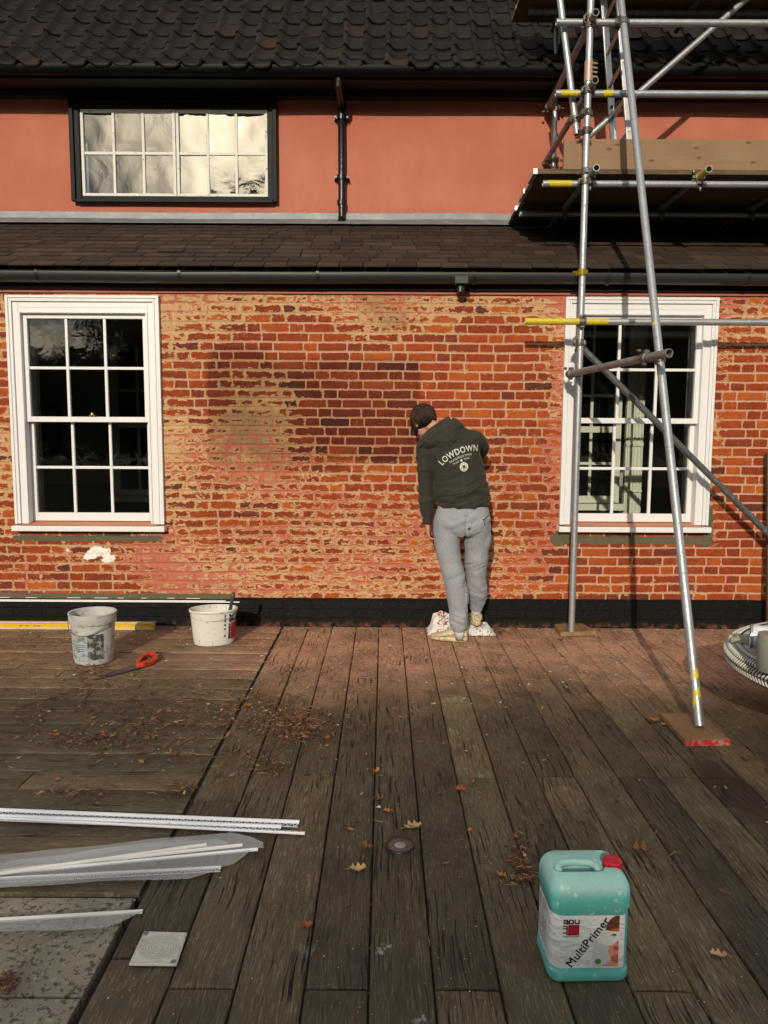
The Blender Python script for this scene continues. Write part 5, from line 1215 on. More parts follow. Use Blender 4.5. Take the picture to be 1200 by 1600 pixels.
blob('printed_fringe', [(.158, .160), (.142, .158), (.132, .160), (.140, .165), (.158, .168)], simple('printed_auburn', (.45, .13, .05), .4), .0024)
blob('printed_eye', [(.133, .146), (.139, .150), (.147, .150), (.152, .146), (.146, .143), (.138, .1435)], simple('printed_eye', (.10, .06, .04), .4), .0024)
blob('printed_eye_white', [(.136, .1463), (.139, .1478), (.141, .1463), (.139, .1448)], pale_s, .0027)
blob('printed_nose', [(.150, .124), (.156, .130), (.158, .120), (.153, .118)], simple('printed_shade', (.45, .18, .16), .4), .0024)
blob('printed_lips', [(.141, .1085), (.149, .1125), (.158, .1120), (.158, .099), (.150, .100), (.144, .104)], simple('printed_lips', (.45, .05, .10), .4), .0024)
blob('printed_neck', [(.158, .088), (.146, .086), (.138, .080), (.137, .070), (.146, .062), (.158, .060)], simple('printed_neck_shade', (.42, .12, .08), .4), .0021)
blob('green_dot', [(.101 + .0085 * cos(t), .066 + .0085 * sin(t)) for t in [2 * pi * i / 24 for i in range(24)]], simple('green_print', (.07, .20, .03), .5), .0020)
ringp = [(.073 + r_ * cos(t), .064 + r_ * sin(t)) for r_ in (.006,) for t in [2 * pi * i / 16 for i in range(16)]]
blob('grey_emblem', ringp, simple('grey_emblem', (.28, .28, .28), .5), .0018); blob('emblem_centre', [(.073 + (p_[0] - .073) * .75, .064 + (p_[1] - .064) * .75) for p_ in ringp], tl.mat, .0022)
sheet('white_strip', .012, .060, .050, .060, .0016, simple('white_strip', (.78, .78, .78), .5)); 
mb = MB()
for (u0, u1, v) in ((.018, .028, .0545), (.030, .036, .0545), (.039, .041, .0545), (.043, .046, .0545), (-.002, .045, .1415)):
    mb.add([lf(u0, v), lf(u1, v), lf(u1, v + .002), lf(u0, v + .002)], [(0, 1, 2, 3)])
for j in range(17):
    for (q0, q1) in ((-.185, -.135), (-.128, -.075)):
        if rnd.random() < .15: continue
        v = .188 - j * .0075; m_ = 6
        for k in range(m_):
            if rnd.random() < .2: continue
            u0 = q0 + (q1 - q0) * k / m_; mb.add([onlab(u0, v, .0018), onlab(u0 + (q1 - q0) / m_ * .8, v, .0018), onlab(u0 + (q1 - q0) / m_ * .8, v + .0028, .0018), onlab(u0, v + .0028, .0018)], [(0, 1, 2, 3)])
local(mb, 'small_print', simple('grey_small_print', (.12, .12, .16), .5), jc)

# --- rattan table with things on it
TZ = .44; TC = Vector((2.60, 3.62, TZ)); TRad = .80
tb_ = thing('rattan_table', 'round grey rattan table with a glass top at the right edge', 'table', (TC.x, TC.y, 0))
mb = MB(); mb.lathe([(.0, .004), (TRad - .075, .004), (TRad - .075, .010), (.0, .010)], TC, 96, cap0=True, cap1=True)
tg = NT('frosted_glass_top'); s_ = tg.sep(); v_ = tg.m('PINGPONG', tg.m('ADD', s_[1], .03), .085)
cg = tg.mix(tg.ramp(v_, .0045, .0025), tg.mix(tg.noise(8, 5, .6), (.40, .44, .50), (.52, .56, .62)), (.20, .22, .26)); tg.pbr(cg, .25, 0, None, .5)
mb.build('table_top', tg.mat, tb_, smooth=True, auto=40)
mb = MB(); mb.lathe([(TRad - .07, .012), (TRad - .066, .016), (TRad - .062, .012)], TC, 96); mb.build('top_seal', simple('black_seal', (.02, .02, .02), .5), tb_, smooth=True)
mb = MB(); mb.lathe([(TRad - .068, .010), (TRad - .04, .004), (TRad - .004, -.02), (TRad, -.05), (TRad - .02, -.09), (TRad - .08, -.10), (TRad - .30, -.11), (TRad - .50, -.13), (TRad - .55, -.30), (TRad - .52, -.44)], TC, 96)
mb.build('table_base', simple('dark_rattan_core', (.10, .085, .07), .8), tb_, smooth=True)
rat = simple('grey_rattan_strand', (.50, .48, .43), .4, 0, .35, 60, .3, .001)
mb = MB(); n = 230
def rimpt(a, s):   # s along the rim section
    sec = [(TRad - .068, .014), (TRad - .04, .010), (TRad - .004, -.014), (TRad + .006, -.05), (TRad - .014, -.09), (TRad - .076, -.11)]
    k = min(int(s * 5), 4); f = s * 5 - k; r_, z = sec[k][0] * (1 - f) + sec[k + 1][0] * f, sec[k][1] * (1 - f) + sec[k + 1][1] * f; return TC + Vector((cos(a) * r_, sin(a) * r_, z))
for i in range(n):
    a = 2 * pi * i / n; da = 2 * pi / n
    if not (pi * .45 < a < pi * 1.6): continue
    for r_ in range(5):
        s0 = r_ / 5; s1 = (r_ + 1) / 5; sg = 1 if r_ % 2 else -1
        p = [rimpt(a + sg * da * .1, s0 + .01), rimpt(a + sg * da * .55, (s0 + s1) / 2), rimpt(a + sg * da * 1.0, s1 - .01)]
        o_ = (p[1] - Vector((TC.x, TC.y, TC.z - .05))).normalized() * .006; p[1] += o_
        mb.path(p, [.0035, .0058, .0035], 6)
mb.build('woven_rim', rat, tb_, smooth=True)
def on_table(px, py, z=.012): return G(px, py, TZ + z)
def can_lying(lab_, pa, pb, r, loc):
    a, b = Vector(pa), Vector(pb); t = thing('paint_tin', lab_, 'tin', a); d = (b - a).normalized()
    mb = MB(); mb.cyl(a + d * .008, b - d * .008, r, seg=28, cap=False); 
    u = d.orthogonal().normalized(); w = d.cross(u)
    tq = NT('printed_paper_label'); nq = tq.noise(60, 4, .6); tq.pbr(tq.mix(tq.ramp(nq, .54, .58), (.66, .66, .68), tq.mix(tq.noise(14), (.30, .31, .33), (.62, .62, .64))), .4)
    mb.build('wrapper', tq.mat, t, smooth=True)
    mb = MB(); C = lambda p, rr: [p + (u * cos(q) + w * sin(q)) * rr for q in [2 * pi * i / 28 for i in range(28)]]
    for e, s in ((a, 1), (b, -1)):
        mb = MB(); mb.rings([C(e + d * s * .012, r + .0005), C(e + d * s * .010, r + .003), C(e, r + .003), C(e, r - .004), C(e + d * s * .008, r - .006), C(e + d * s * .008, .001)], True, False, True)
        mb.build('rim', simple('tin_rim', (.5, .5, .48), .3, .8), t, smooth=True, auto=40)
    return t
# bag under the tins
p = on_table(1178, 1001, .02); kb = thing('folded_rag', 'olive beige folded rag under the white tins on the rattan table', 'rag', p)
mb = MB(); rs = []
for k, (f, z) in enumerate(((.9, .0), (1, .012), (.95, .03), (.7, .042), (.2, .045))):
    rs.append([p + Vector(((.15 * cos(t) + .02) * f, .06 * sin(t) * f, z - .018 + .008 * mnoise.noise(Vector((cos(t) * 2, sin(t) * 2, k))))) for t in [2 * pi * i / 28 for i in range(28)]])
mb.rings(rs); mb.build('rag', simple('olive_cloth', (.30, .28, .17), .9), kb, smooth=True)
q0 = on_table(1172, 994, .09); q1 = on_table(1172, 994, .09) + Vector((.17, -.075, 0))
can_lying('white labelled tin lying on its side on the folded rag', q0, q1, .060, None)
q2 = q0 + Vector((.10, .06, .0)); can_lying('second white tin lying behind the nearer one at the photo edge', q2 + Vector((.06, .04, 0)), q2 + Vector((.25, -.04, .0)), .058, None)
p = on_table(1199, 1053); gp = thing('grey_pot', 'grey green plastic pot standing on the rattan table', 'pot', (p.x + .035, p.y + .05, p.z)); p = Vector((p.x + .045, p.y + .05, p.z))
mb = MB(); mb.lathe([(.062, 0), (.066, .004), (.068, .17), (.066, .176), (.0, .178)], p, 40, cap0=True); mb.build('pot', simple('grey_green_plastic', (.22, .225, .185), .4), gp, smooth=True, auto=45)
p = on_table(1187, 1030); bc_ = thing('blue_tape_roll', 'blue plastic ring standing behind the grey pot on the rattan table', 'tape roll', (p.x + .03, p.y + .02, p.z)); p = Vector((p.x + .045, p.y + .03, p.z + .042))
mb = MB(); d_ = Vector((.5, -.86, 0)).normalized(); u = Vector((d_.y, -d_.x, 0)); w = Vector((0, 0, 1)); C = lambda q, rr: [q + (u * cos(t) + w * sin(t)) * rr for t in [2 * pi * i / 32 for i in range(32)]]
a_, b_ = p - d_ * .022, p + d_ * .022; mb.rings([C(a_, .022), C(a_, .042), C(b_, .042), C(b_, .022), C(a_, .022)], True, False, False); mb.build('ring', simple('blue_plastic', (.02, .09, .38), .4), bc_, smooth=True, auto=40)

# --- weathered post leaning on the wall at the far right
a = W(1197, 858, 5.74); b = W(1194, 708, 5.78)
wp_ = thing('timber_post', 'thin dark timber leaning against the brick wall at the right edge', 'post', (a.x + .06, 5.7, 0)); mb = MB()
mb.rings([[(x + i, y + j, z) for i, j in ((0, 0), (.045, 0), (.045, .03), (0, .03))] for x, y, z in ((a.x + .032, 5.70, 0), (b.x + .030, 5.795, b.z))]); mb.at['ga'] = [v[2] for v in mb.v]; mb.at['gb'] = [v[0] + v[1] for v in mb.v]; mb.at['gr'] = [.2] * len(mb.v)
mb.build('timber', M['oldboard'], wp_, bevel=.003)
# ================================================================== PERSON
def limb(mb, pts, n=28, ref=Vector((1, 0, 0))):
    """pts: (Vector centre, rx, ry). Elliptical cross sections along a path; rx along the reference axis"""
    rs = []; N = len(pts)
    for i, (c, rx, ry) in enumerate(pts):
        d = (pts[min(i + 1, N - 1)][0] - pts[max(i - 1, 0)][0]).normalized(); u = (ref - d * ref.dot(d)).normalized(); w = d.cross(u)
        rs.append([c + u * (rx * cos(t)) + w * (ry * sin(t)) for t in [2 * pi * k / n for k in range(n)]])
    # rounded ends
    mb.rings(rs)
def smoothpts(pts, k=4):
    """Catmull-Rom through (c,rx,ry)"""
    out = []; P = [Vector((*p[0], p[1], p[2])[:3]) for p in pts]; R = [(p[1], p[2]) for p in pts]; N = len(pts)
    for i in range(N - 1):
        a, b, c, d = (max(i - 1, 0), i, i + 1, min(i + 2, N - 1))
        for j in range(k):
            t = j / k; f = lambda q0, q1, q2, q3: .5 * ((2 * q1) + (-q0 + q2) * t + (2 * q0 - 5 * q1 + 4 * q2 - q3) * t * t + (-q0 + 3 * q1 - 3 * q2 + q3) * t ** 3)
            out.append((f(P[a], P[b], P[c], P[d]), f(R[a][0], R[b][0], R[c][0], R[d][0]), f(R[a][1], R[b][1], R[c][1], R[d][1])))
    out.append((P[-1], R[-1][0], R[-1][1])); return out
def ellipsoid(mb, c, r, M3=None, seg=24, rg=14):
    rs = []
    for i in range(1, rg):
        a = pi * i / rg - pi / 2
        ring_ = []
        for k in range(seg):
            t = 2 * pi * k / seg; v = Vector((r[0] * cos(a) * cos(t), r[1] * cos(a) * sin(t), r[2] * sin(a)))
            ring_.append(Vector(c) + (M3 @ v if M3 else v))
        rs.append(ring_)
    mb.rings(rs)
def fuse(mb, name, voxel, smooth=4, disp=None, mat=None, parent=None, sub=False):
    o = mb.build(name, None); md = o.modifiers.new('r', 'REMESH'); md.mode = 'VOXEL'; md.voxel_size = voxel; md.use_smooth_shade = True
    ms = o.modifiers.new('s', 'SMOOTH'); ms.factor = .5; ms.iterations = smooth
    dg = bpy.context.evaluated_depsgraph_get(); dg.update(); me = bpy.data.meshes.new_from_object(o.evaluated_get(dg)); bpy.data.objects.remove(o)
    me.name = name
    if disp is not None:
        n = len(me.vertices); co = np.empty(n * 3); me.vertices.foreach_get('co', co); co = co.reshape(-1, 3); nr = np.empty(n * 3); me.vertices.foreach_get('normal', nr); nr = nr.reshape(-1, 3)
        me.vertices.foreach_set('co', (co + nr * disp(co)[:, None]).ravel()); me.update()
    return link_mesh(name, me, mat, parent, True)
def ridge(p, f, seed=0, o=3):
    n = fbm(p * np.array(f) + seed, o); return (1 - np.abs(2 * n - 1) * 2.2).clip(0, 1) ** 1.6
V = lambda px, py, Y: W(px, py, Y)
YP = 5.42
person = thing('person', 'person in dark hooded sweatshirt and grey joggers bending towards the brick wall', 'person', (G(715, 1000).x, YP, 0))
# ---- hoodie
def to_px(co):
    return 600 + co[:, 0] * 218., 679 - (co[:, 2] - CAMH) * 218. + 0
hd_ = MB()
limb(hd_, smoothpts([(V(723, 797, YP), .150, .11), (V(723, 792, YP), .183, .132), (V(723, 782, YP), .186, .136), (V(721, 765, YP), .186, .138), (V(717, 740, YP - .005), .186, .140), (V(710, 715, YP - .01), .190, .142), (V(704, 697, YP), .196, .140), (V(700, 684, YP + .02), .160, .120), (V(694, 674, YP + .05), .095, .09), (V(688, 667, YP + .08), .05, .06)]))
limb(hd_, smoothpts([(V(686, 684, YP), .055, .06), (V(671, 691, YP), .068, .072), (V(664, 705, YP), .064, .070), (V(664.5, 725, YP), .060, .064), (V(665, 748, YP + .01), .056, .058), (V(666, 770, YP + .02), .054, .055), (V(667, 790, YP + .03), .050, .052), (V(667.5, 803, YP + .035), .043, .046), (V(667.5, 807, YP + .035), .034, .038), (V(668, 818, YP + .035), .032, .036)]))
limb(hd_, smoothpts([(V(722, 684, YP), .06, .07), (V(737, 686, YP + .01), .066, .07), (V(746, 691, YP + .06), .060, .066), (V(751, 700, YP + .14), .054, .058), (V(751, 705, YP + .20), .050, .052), (V(747, 704, YP + .26), .046, .048), (V(743, 700, YP + .31), .040, .042)]), ref=Vector((0, 0, 1)))
def hoodie_disp(co):
    px, py = to_px(co); d = np.zeros(len(co))
    sl = px + 0 < 681 - (py - 700) * .02
    dd = co * 1.0; q = np.stack([co[:, 0] * .8 + co[:, 2] * .9, co[:, 1] * .8, co[:, 2] * 1.0 - co[:, 0] * .35], 1)
    f1 = ridge(q, (3.2, 3, 11), 3.1) ; f2 = ridge(q, (6, 5, 20), 9.7)
    low = np.clip((py - 735) / 35, 0, 1) * np.clip((797 - py) / 8, 0, 1)
    d += np.where(sl, 0, (.022 * f1 + .009 * f2) * low + .007 * f1 * (1 - low))
    d += np.where((py > 784) & ~sl, -.006, 0) - .0 * d          # ribbed hem
    d += np.where(sl, .014 * ridge(co, (4, 4, 13), 5.5) * (.5 + 1.0 * np.exp(-((py - 760) / 26) ** 2)) + .004 * ridge(co, (6, 6, 26), 2) * np.clip((py - 780) / 20, 0, 1), 0)
    # armhole seam
    seam = np.abs((px - (683 + (py - 700) * -.03)) ); d -= .006 * np.exp(-(seam / 1.3) ** 2) * ((py > 690) & (py < 775)) * (co[:, 1] < YP)
    seam2 = np.abs(py - (785.5 + (722 - px) * .05)); d -= .004 * np.exp(-(seam2 / .9) ** 2) * (~sl)
    return d
def cloth_mat(name, c0, c1, sc_=260, fleck=None, rough=.9, wv=.25):
    t = NT(name); n = t.noise(sc_, 3, .6); n2 = t.noise(7, 5, .6)
    c = t.mix(t.ramp(n, .35, .65), c0, c1); c = t.mix(t.ramp(n2, .4, .7, 0, .3), c, t.mix(1., c, (.7, .7, .7), 'MULTIPLY'))
    if fleck: c = t.mix(t.ramp(t.noise(60, 2, .5), .715, .735), c, fleck)
    return t.pbr(c, rough, 0, t.bump(t.m('ADD', n, t.m('MULTIPLY', t.noise(34, 4, .6), 1.2)), wv, .002), .2, Sheen_Weight=.06)
M['hoodie'] = cloth_mat('charcoal_fleece', (.026, .024, .018), (.044, .040, .032), fleck=(.12, .10, .08))
M['jog'] = cloth_mat('heather_grey_jersey', (.235, .245, .275), (.325, .34, .37), 170, fleck=(.5, .5, .48))
hoodie = fuse(hd_, 'hoodie', .0065, 3, hoodie_disp, M['hoodie'], person)
BV = BVHTree.FromPolygons([v.co + ORG[hoodie.name] for v in hoodie.data.vertices], [p.vertices[:] for p in hoodie.data.polygons])
def onback(X, Z, off=.0022):
    h = BV.ray_cast(Vector((X, 4.4, Z)), Vector((0, 1, 0)))
    return Vector((X, (h[0].y if h[0] else YP - .12) - off, Z))
hdm = MB(); a = radians(17); R3 = Matrix.Rotation(-a, 3, 'Y')
ellipsoid(hdm, V(689, 683, YP - .075), (.150, .075, .066), R3); ellipsoid(hdm, V(705, 672, YP - .04), (.085, .085, .060), Matrix.Rotation(-radians(35), 3, 'Y')); ellipsoid(hdm, V(668, 691, YP - .03), (.075, .08, .045), R3); ellipsoid(hdm, V(700, 689, YP - .11), (.088, .045, .062), R3)
limb(hdm, smoothpts([(V(657, 695, YP + .02), .02, .03), (V(668, 681, YP + .03), .03, .05), (V(684, 669, YP + .03), .034, .055), (V(703, 660, YP + .02), .034, .06), (V(716, 664, YP + .02), .03, .05), (V(722, 675, YP + .02), .02, .04)]))
def hood_disp(co):
    px, py = to_px(co); d = .006 * ridge(np.stack([co[:, 0] + co[:, 2] * .3, co[:, 1], co[:, 2] - co[:, 0] * .45], 1), (5, 6, 16), 8.8)
    lx = (px - 660) / 48; line = 697 - 31 * lx - 5 * np.sin(lx * pi); d -= .010 * np.exp(-((py - line) / 1.8) ** 2) * (px > 657) * (px < 710) * (co[:, 1] < YP + .02)
    r2_ = np.sqrt((px - 690) ** 2 + (py - 676) ** 2); d -= .008 * np.exp(-((r2_ - 25) / 1.6) ** 2) * (px > 700) * (py < 695)
    return d
fuse(hdm, 'hood', .006, 5, hood_disp, M['hoodie'], person)
# lettering across the back
prt = simple('cracked_white_print', (.55, .55, .50), .7, 0, .1, 60, dirt=(.06, .06, .05), dscale=120, dth=(.60, .68))
cA = V(712.5, 705, YP); Rr = .33; tl_ = radians(22)
def arcfn(dy, R_=Rr):
    def f(x, y):
        aa = x / R_; X = (R_ + y + dy) * sin(aa); Z = (R_ + y + dy) * cos(aa) - R_
        return onback(cA.x + X * cos(tl_) - Z * sin(tl_), cA.z + X * sin(tl_) + Z * cos(tl_))
    return f
text_mesh('LOWDOWN', .062, prt, None, 'lettering', person, offset=.0010, fn=lambda x, y: arcfn(0)(x * .80, y), sub=2, spacing=1.15)
text_mesh('TRANSPORTING', .022, prt, None, 'lettering', person, offset=.0002, fn=arcfn(-.042, .40), sub=2, spacing=1.25)
text_mesh('TRADE', .018, prt, None, 'lettering', person, fn=lambda x, y: arcfn(-.066, .40)(x - .050, y), sub=1, spacing=1.1)
text_mesh('MARK', .018, prt, None, 'lettering', person, fn=lambda x, y: arcfn(-.066, .40)(x + .050, y), sub=1, spacing=1.1)
eb = MB(); ec = V(721.5, 728, YP); 
for i in range(10):
    for j in range(40):
        r0_, r1_ = .033 * i / 10, .033 * (i + 1) / 10; t0_, t1_ = 2 * pi * j / 40, 2 * pi * (j + 1) / 40
        if i < 4 and not (i > 1 and (j % 10) < 2): continue
        if i in (6,) and (j % 7) < 3: continue
        if i in (7,) and (j % 9) == 4: continue
        eb.add([onback(ec.x + r_ * cos(t) * .92, ec.z + r_ * sin(t), .0026) for r_, t in ((r0_, t0_), (r1_, t0_), (r1_, t1_), (r0_, t1_))], [(0, 1, 2, 3)])
eb.add([onback(cA.x + .025 + .008 * cos(t), cA.z - .062 + .010 * sin(t), .0026) for t in [2 * pi * k / 12 for k in range(12)]], [tuple(range(12))])
eb.build('emblem', prt, person)
# ---- joggers
jg = MB()
limb(jg, smoothpts([(V(723, 776, YP), .15, .10), (V(723, 786, YP), .174, .122), (V(723, 798, YP), .190, .138), (V(722.5, 812, YP), .196, .150), (V(722, 826, YP), .186, .145), (V(722, 836, YP), .14, .11)]))
limb(jg, smoothpts([(V(704, 806, YP), .095, .115), (V(700, 826, YP), .100, .118), (V(699, 850, YP - .01), .092, .108), (V(703, 875, YP - .02), .083, .096), (V(709, 900, YP - .03), .078, .086), (V(713, 925, YP - .02), .076, .082), (V(716, 950, YP), .070, .077), (V(717, 968, YP), .066, .071), (V(717, 980, YP), .055, .060), (V(717, 986, YP), .045, .051)]))
limb(jg, smoothpts([(V(742, 806, YP), .095, .115), (V(744, 826, YP + .01), .098, .118), (V(745, 850, YP + .03), .090, .105), (V(744, 875, YP + .05), .081, .092), (V(744, 898, YP + .08), .072, .08), (V(745, 918, YP + .12), .070, .076), (V(746, 934, YP + .16), .066, .07), (V(745, 944, YP + .18), .052, .056), (V(744, 953, YP + .19), .045, .048)]))
ellipsoid(jg, V(756, 842, YP + .0), (.05, .07, .10)); ellipsoid(jg, V(706, 818, YP - .05), (.085, .085, .09)); ellipsoid(jg, V(739, 816, YP - .05), (.08, .085, .09))
def jog_disp(co):
    px, py = to_px(co); d = .004 * ridge(co, (5, 5, 7), 1.5)
    L_ = px < 731
    dg_ = np.stack([co[:, 0] * .9 + co[:, 2] * .6, co[:, 1], co[:, 2] - co[:, 0] * .5], 1)
    d += .013 * ridge(dg_, (3.5, 3, 10), 6.3) * np.exp(-((py - 818) / 18) ** 2)
    d += .016 * ridge(np.stack([co[:, 0], co[:, 1], co[:, 2] + .6 * co[:, 0]], 1), (4, 4, 17), 2.2) * np.exp(-((py - np.where(L_, 975, 938)) / np.where(L_, 14, 15)) ** 2)
    d += .009 * ridge(np.stack([co[:, 0], co[:, 1], co[:, 2] - .5 * co[:, 0]], 1), (4, 4, 15), 7.2) * np.exp(-((py - np.where(L_, 905, 885)) / 16) ** 2)
    # centre seam
    d -= .012 * np.exp(-((px - 729 + (py - 800) * .02) / 1.8) ** 2) * (py > 805) * (py < 850) * (co[:, 1] < YP)
    d -= .004 * np.exp(-((py - 796) / 1.2) ** 2)
    return d
jog = fuse(jg, 'joggers', .0065, 4, jog_disp, M['jog'], person)
BJ = BVHTree.FromPolygons([v.co + ORG[jog.name] for v in jog.data.vertices], [p.vertices[:] for p in jog.data.polygons])
def onjog(px, py, off=.003):
    p = V(px, py, YP - .12); h = BJ.ray_cast(Vector((p.x, 4.4, p.z)), Vector((0, 1, 0))); return Vector((p.x, (h[0].y if h[0] else YP - .12) - off, p.z))
mb = MB()
for seg_ in ([(754, 812), (758, 810.5), (763, 808), (766, 806)], [(755, 812.5), (757, 818), (758, 822)], [(757, 812), (760, 815)]): mb.path([onjog(*p) for p in seg_], .0022, 6)
mb.build('pocket_zip', blackink, person)
mb = MB(); pts = [onjog(*p, .004) for p in ((727, 818), (732, 815), (736, 818), (735, 823), (729, 826))]; mb.add([p + Vector((0, -.006 if i in (1, 2) else 0, 0)) for i, p in enumerate(pts)], [(0, 1, 2, 3, 4)]); mb.build('turned_out_tag', simple('grey_tag', (.34, .34, .35), .8), person)
mb = MB(); pts = [onjog(*p, .0045) for p in ((729, 825), (734, 822.5), (735, 826), (731, 828))]; mb.add(pts, [(0, 1, 2, 3)]); mb.build('tag_shadow_patch', blackink, person)
# ---- shoes
M['overlay'] = simple('shoe_overlay', (.38, .32, .20), .55, 0, .1, 40, .3, .002, dirt=(.26, .19, .10), dscale=22)
shoem = simple('dusty_cream_leather', (.52, .46, .32), .6, 0, .1, 40, .3, .002, dirt=(.34, .25, .14), dscale=22, dth=(.48, .7))
solem = simple('yellowed_rubber', (.50, .42, .24), .55, 0, .12, 50, .3, .002, dirt=(.3, .21, .10), dscale=26, dth=(.5, .65))
def shoe(heel, d, Ln=.295, z0=.004):
    heel = Vector((heel.x, heel.y, z0)); d = d.normalized(); w = Vector((-d.y, d.x, 0))
    def P(s, lat, h): return heel + d * (s * Ln) + w * lat + Vector((0, 0, h))
    up_ = MB(); secs = [(.00, .028, .055, .022), (.03, .036, .088, .03), (.12, .040, .105, .035), (.26, .041, .108, .036), (.36, .042, .100, .036), (.48, .044, .086, .033), (.62, .049, .068, .030), (.76, .051, .056, .028), (.88, .046, .048, .026), (.96, .032, .040, .024), (1.0, .012, .032, .020)]
    rs = []
    for s, hw, top, bot in secs:
        rg = []
        for k in range(24):
            t = 2 * pi * k / 24; y = hw * cos(t); h = (top + bot) / 2 + (top - bot) / 2 * sin(t); pw_ = 1 if sin(t) < 0 else (1 - .25 * max(0, sin(t)) ** 2 * (1 if s > .3 else .3))
            rg.append(P(s, y * pw_, h))
        rs.append(rg)
    up_.rings(rs); sh_ = up_.build('shoe', shoem, person, smooth=True)
    sd_ = sh_.modifiers.new('s', 'SUBSURF'); sd_.levels = 1; sd_.render_levels = 2
    so2 = MB(); rs = []
    for h, g, dz in ((0, -.004, 0), (.004, .001, 0), (.016, .003, 0), (.026, .001, 0), (.031, -.004, 0)):
        rg = []
        for k in range(40):
            t = 2 * pi * k / 40; s = .5 - .5 * cos(t); hw = np.interp(s, [0, .03, .12, .3, .5, .75, .9, 1], [.004, .030, .041, .041, .044, .052, .044, .004]) + g
            rg.append(P(s + (g * 3 * (-cos(t))) / 1.0, hw * (1 if sin(t) > 0 else -1) * (abs(sin(t)) ** .35 if abs(sin(t)) > 1e-6 else 0) , h + (.012 * s * s if h < .02 else .006 * s * s) + (.006 * (1 - s) if h > .02 else 0)))
        rs.append(rg)
    so2.rings(rs); so2.build('sole', solem, sh_, smooth=True, auto=60)
    ov = MB()   # overlays: swooping side panel, heel counter, lace bars, air unit window
    for sg in (1, -1):
        ov.path([P(.08, sg * .0425, .052), P(.22, sg * .0445, .040), P(.40, sg * .047, .044), (P(.56, sg * .046, .060))], [.003, .0065, .005, .002], 8)
        ov.path([P(.01, sg * .030, .045), P(.02, sg * .037, .075), P(.10, sg * .041, .090)], .0028, 6)
        ov.path([P(.55, sg * .045, .046), P(.75, sg * .051, .038), P(.95, sg * .036, .034)], .004, 6)
    for k in range(5): s = .40 + .055 * k; h = float(np.interp(s, [.36, .48, .62], [.103, .089, .071])); ov.path([P(s, -.026, h - .010), P(s, 0, h + .001), P(s, .026, h - .010)], .003, 6)
    ov.build('overlay', M['overlay'], sh_, smooth=True)
    ai = MB()
    for sg in (1, -1): ai.path([P(.08, sg * .0435, .017), P(.28, sg * .0455, .017)], .0045, 8)
    ai.build('air_window', simple('dark_sole_slot', (.10, .085, .06), .4), sh_, smooth=True)
    return P, sh_
hL = G(731, 1003); tL = G(668, 999); PL, _ = shoe(hL, tL - hL)
zR = .088; hR = W(745, 973, 5.572); PR, shR = shoe(hR, Vector((.02, 1, 0)), .268, zR)
mb = MB(); c = hR + Vector((0, -.002, .062 + 0)); c.z = zR + .062
mb.path([c + Vector((.021 * cos(t), -.002 * sin(t) + .004 * abs(cos(t)) ** 2, .020 * sin(t))) for t in [2 * pi * k / 24 for k in range(25)]], .0025, 6); mb.path([c + Vector((-.010, -.001, -.002)), c + Vector((0, -.003, .004)), c + Vector((.011, -.001, .006))], .0025, 6)
mb.build('heel_mark', simple('grey_heel_print', (.13, .12, .10), .6), shR, smooth=True)
skt = simple('white_sock', (.50, .49, .46), .9)
mb = MB(); limb(mb, [(V(717, 982, YP), .045, .052), (V(717.5, 992, YP), .042, .05), (Vector(PL(.16, 0, .080)), .034, .036)]); mb.build('sock', skt, person, smooth=True)
mb = MB(); limb(mb, [(V(744, 948, YP + .19), .040, .042), (V(744, 956, YP + .19), .037, .04), (Vector(PR(.2, 0, .080)), .033, .036)]); mb.build('sock', skt, person, smooth=True)
# ---- body: one continuous skin, head to feet
skinm = NT('skin'); ns = skinm.noise(30, 4, .6); skinm.pbr(skinm.mix(ns, (.40, .19, .125), (.52, .27, .19)), .5, 0, skinm.bump(ns, .15, .001), .4, Subsurface_Weight=.12, Subsurface_Radius=(.01, .004, .002), Subsurface_Scale=.5)
bd_ = MB()
limb(bd_, smoothpts([(V(722, 826, YP), .13, .10), (V(722, 808, YP), .155, .115), (V(722, 790, YP), .14, .10), (V(719, 765, YP), .135, .10), (V(713, 730, YP), .150, .11), (V(706, 705, YP), .155, .11), (V(702, 692, YP + .01), .13, .09), (V(696, 682, YP + .04), .07, .065), (V(687, 675, YP + .075), .055, .058), (V(678, 669, YP + .105), .054, .056), (V(670, 663, YP + .12), .05, .055)]))
limb(bd_, smoothpts([(V(686, 690, YP), .05, .05), (V(670, 696, YP), .050, .052), (V(665, 715, YP), .045, .048), (V(665, 748, YP + .01), .041, .044), (V(666, 780, YP + .025), .036, .040), (V(667.5, 806, YP + .035), .027, .030), (V(668, 818, YP + .036), .022, .029), (V(668.5, 824, YP + .038), .019, .036), (V(669, 832, YP + .040), .016, .040), (V(669.5, 836, YP + .040), .013, .036)]))
limb(bd_, smoothpts([(V(722, 690, YP), .05, .05), (V(740, 692, YP + .02), .048, .05), (V(750, 701, YP + .15), .040, .042), (V(748, 703, YP + .24), .034, .036), (V(741, 699, YP + .33), .026, .03), (V(738, 696, YP + .375), .018, .036), (V(736, 693, YP + .40), .014, .04)]), ref=Vector((0, 0, 1)))
for leg in ([(704, 815, 0, .085), (700, 850, -.01, .072), (707, 895, -.03, .055), (713, 930, -.01, .052), (717, 975, 0, .038), (717.5, 992, 0, .036)], [(742, 815, 0, .085), (745, 850, .03, .072), (744, 890, .07, .055), (745, 920, .12, .048), (744, 945, .18, .036), (744, 955, .19, .034)]):
    limb(bd_, smoothpts([(V(a_, b_, YP + c_), r_, r_ * 1.05) for a_, b_, c_, r_ in leg]))
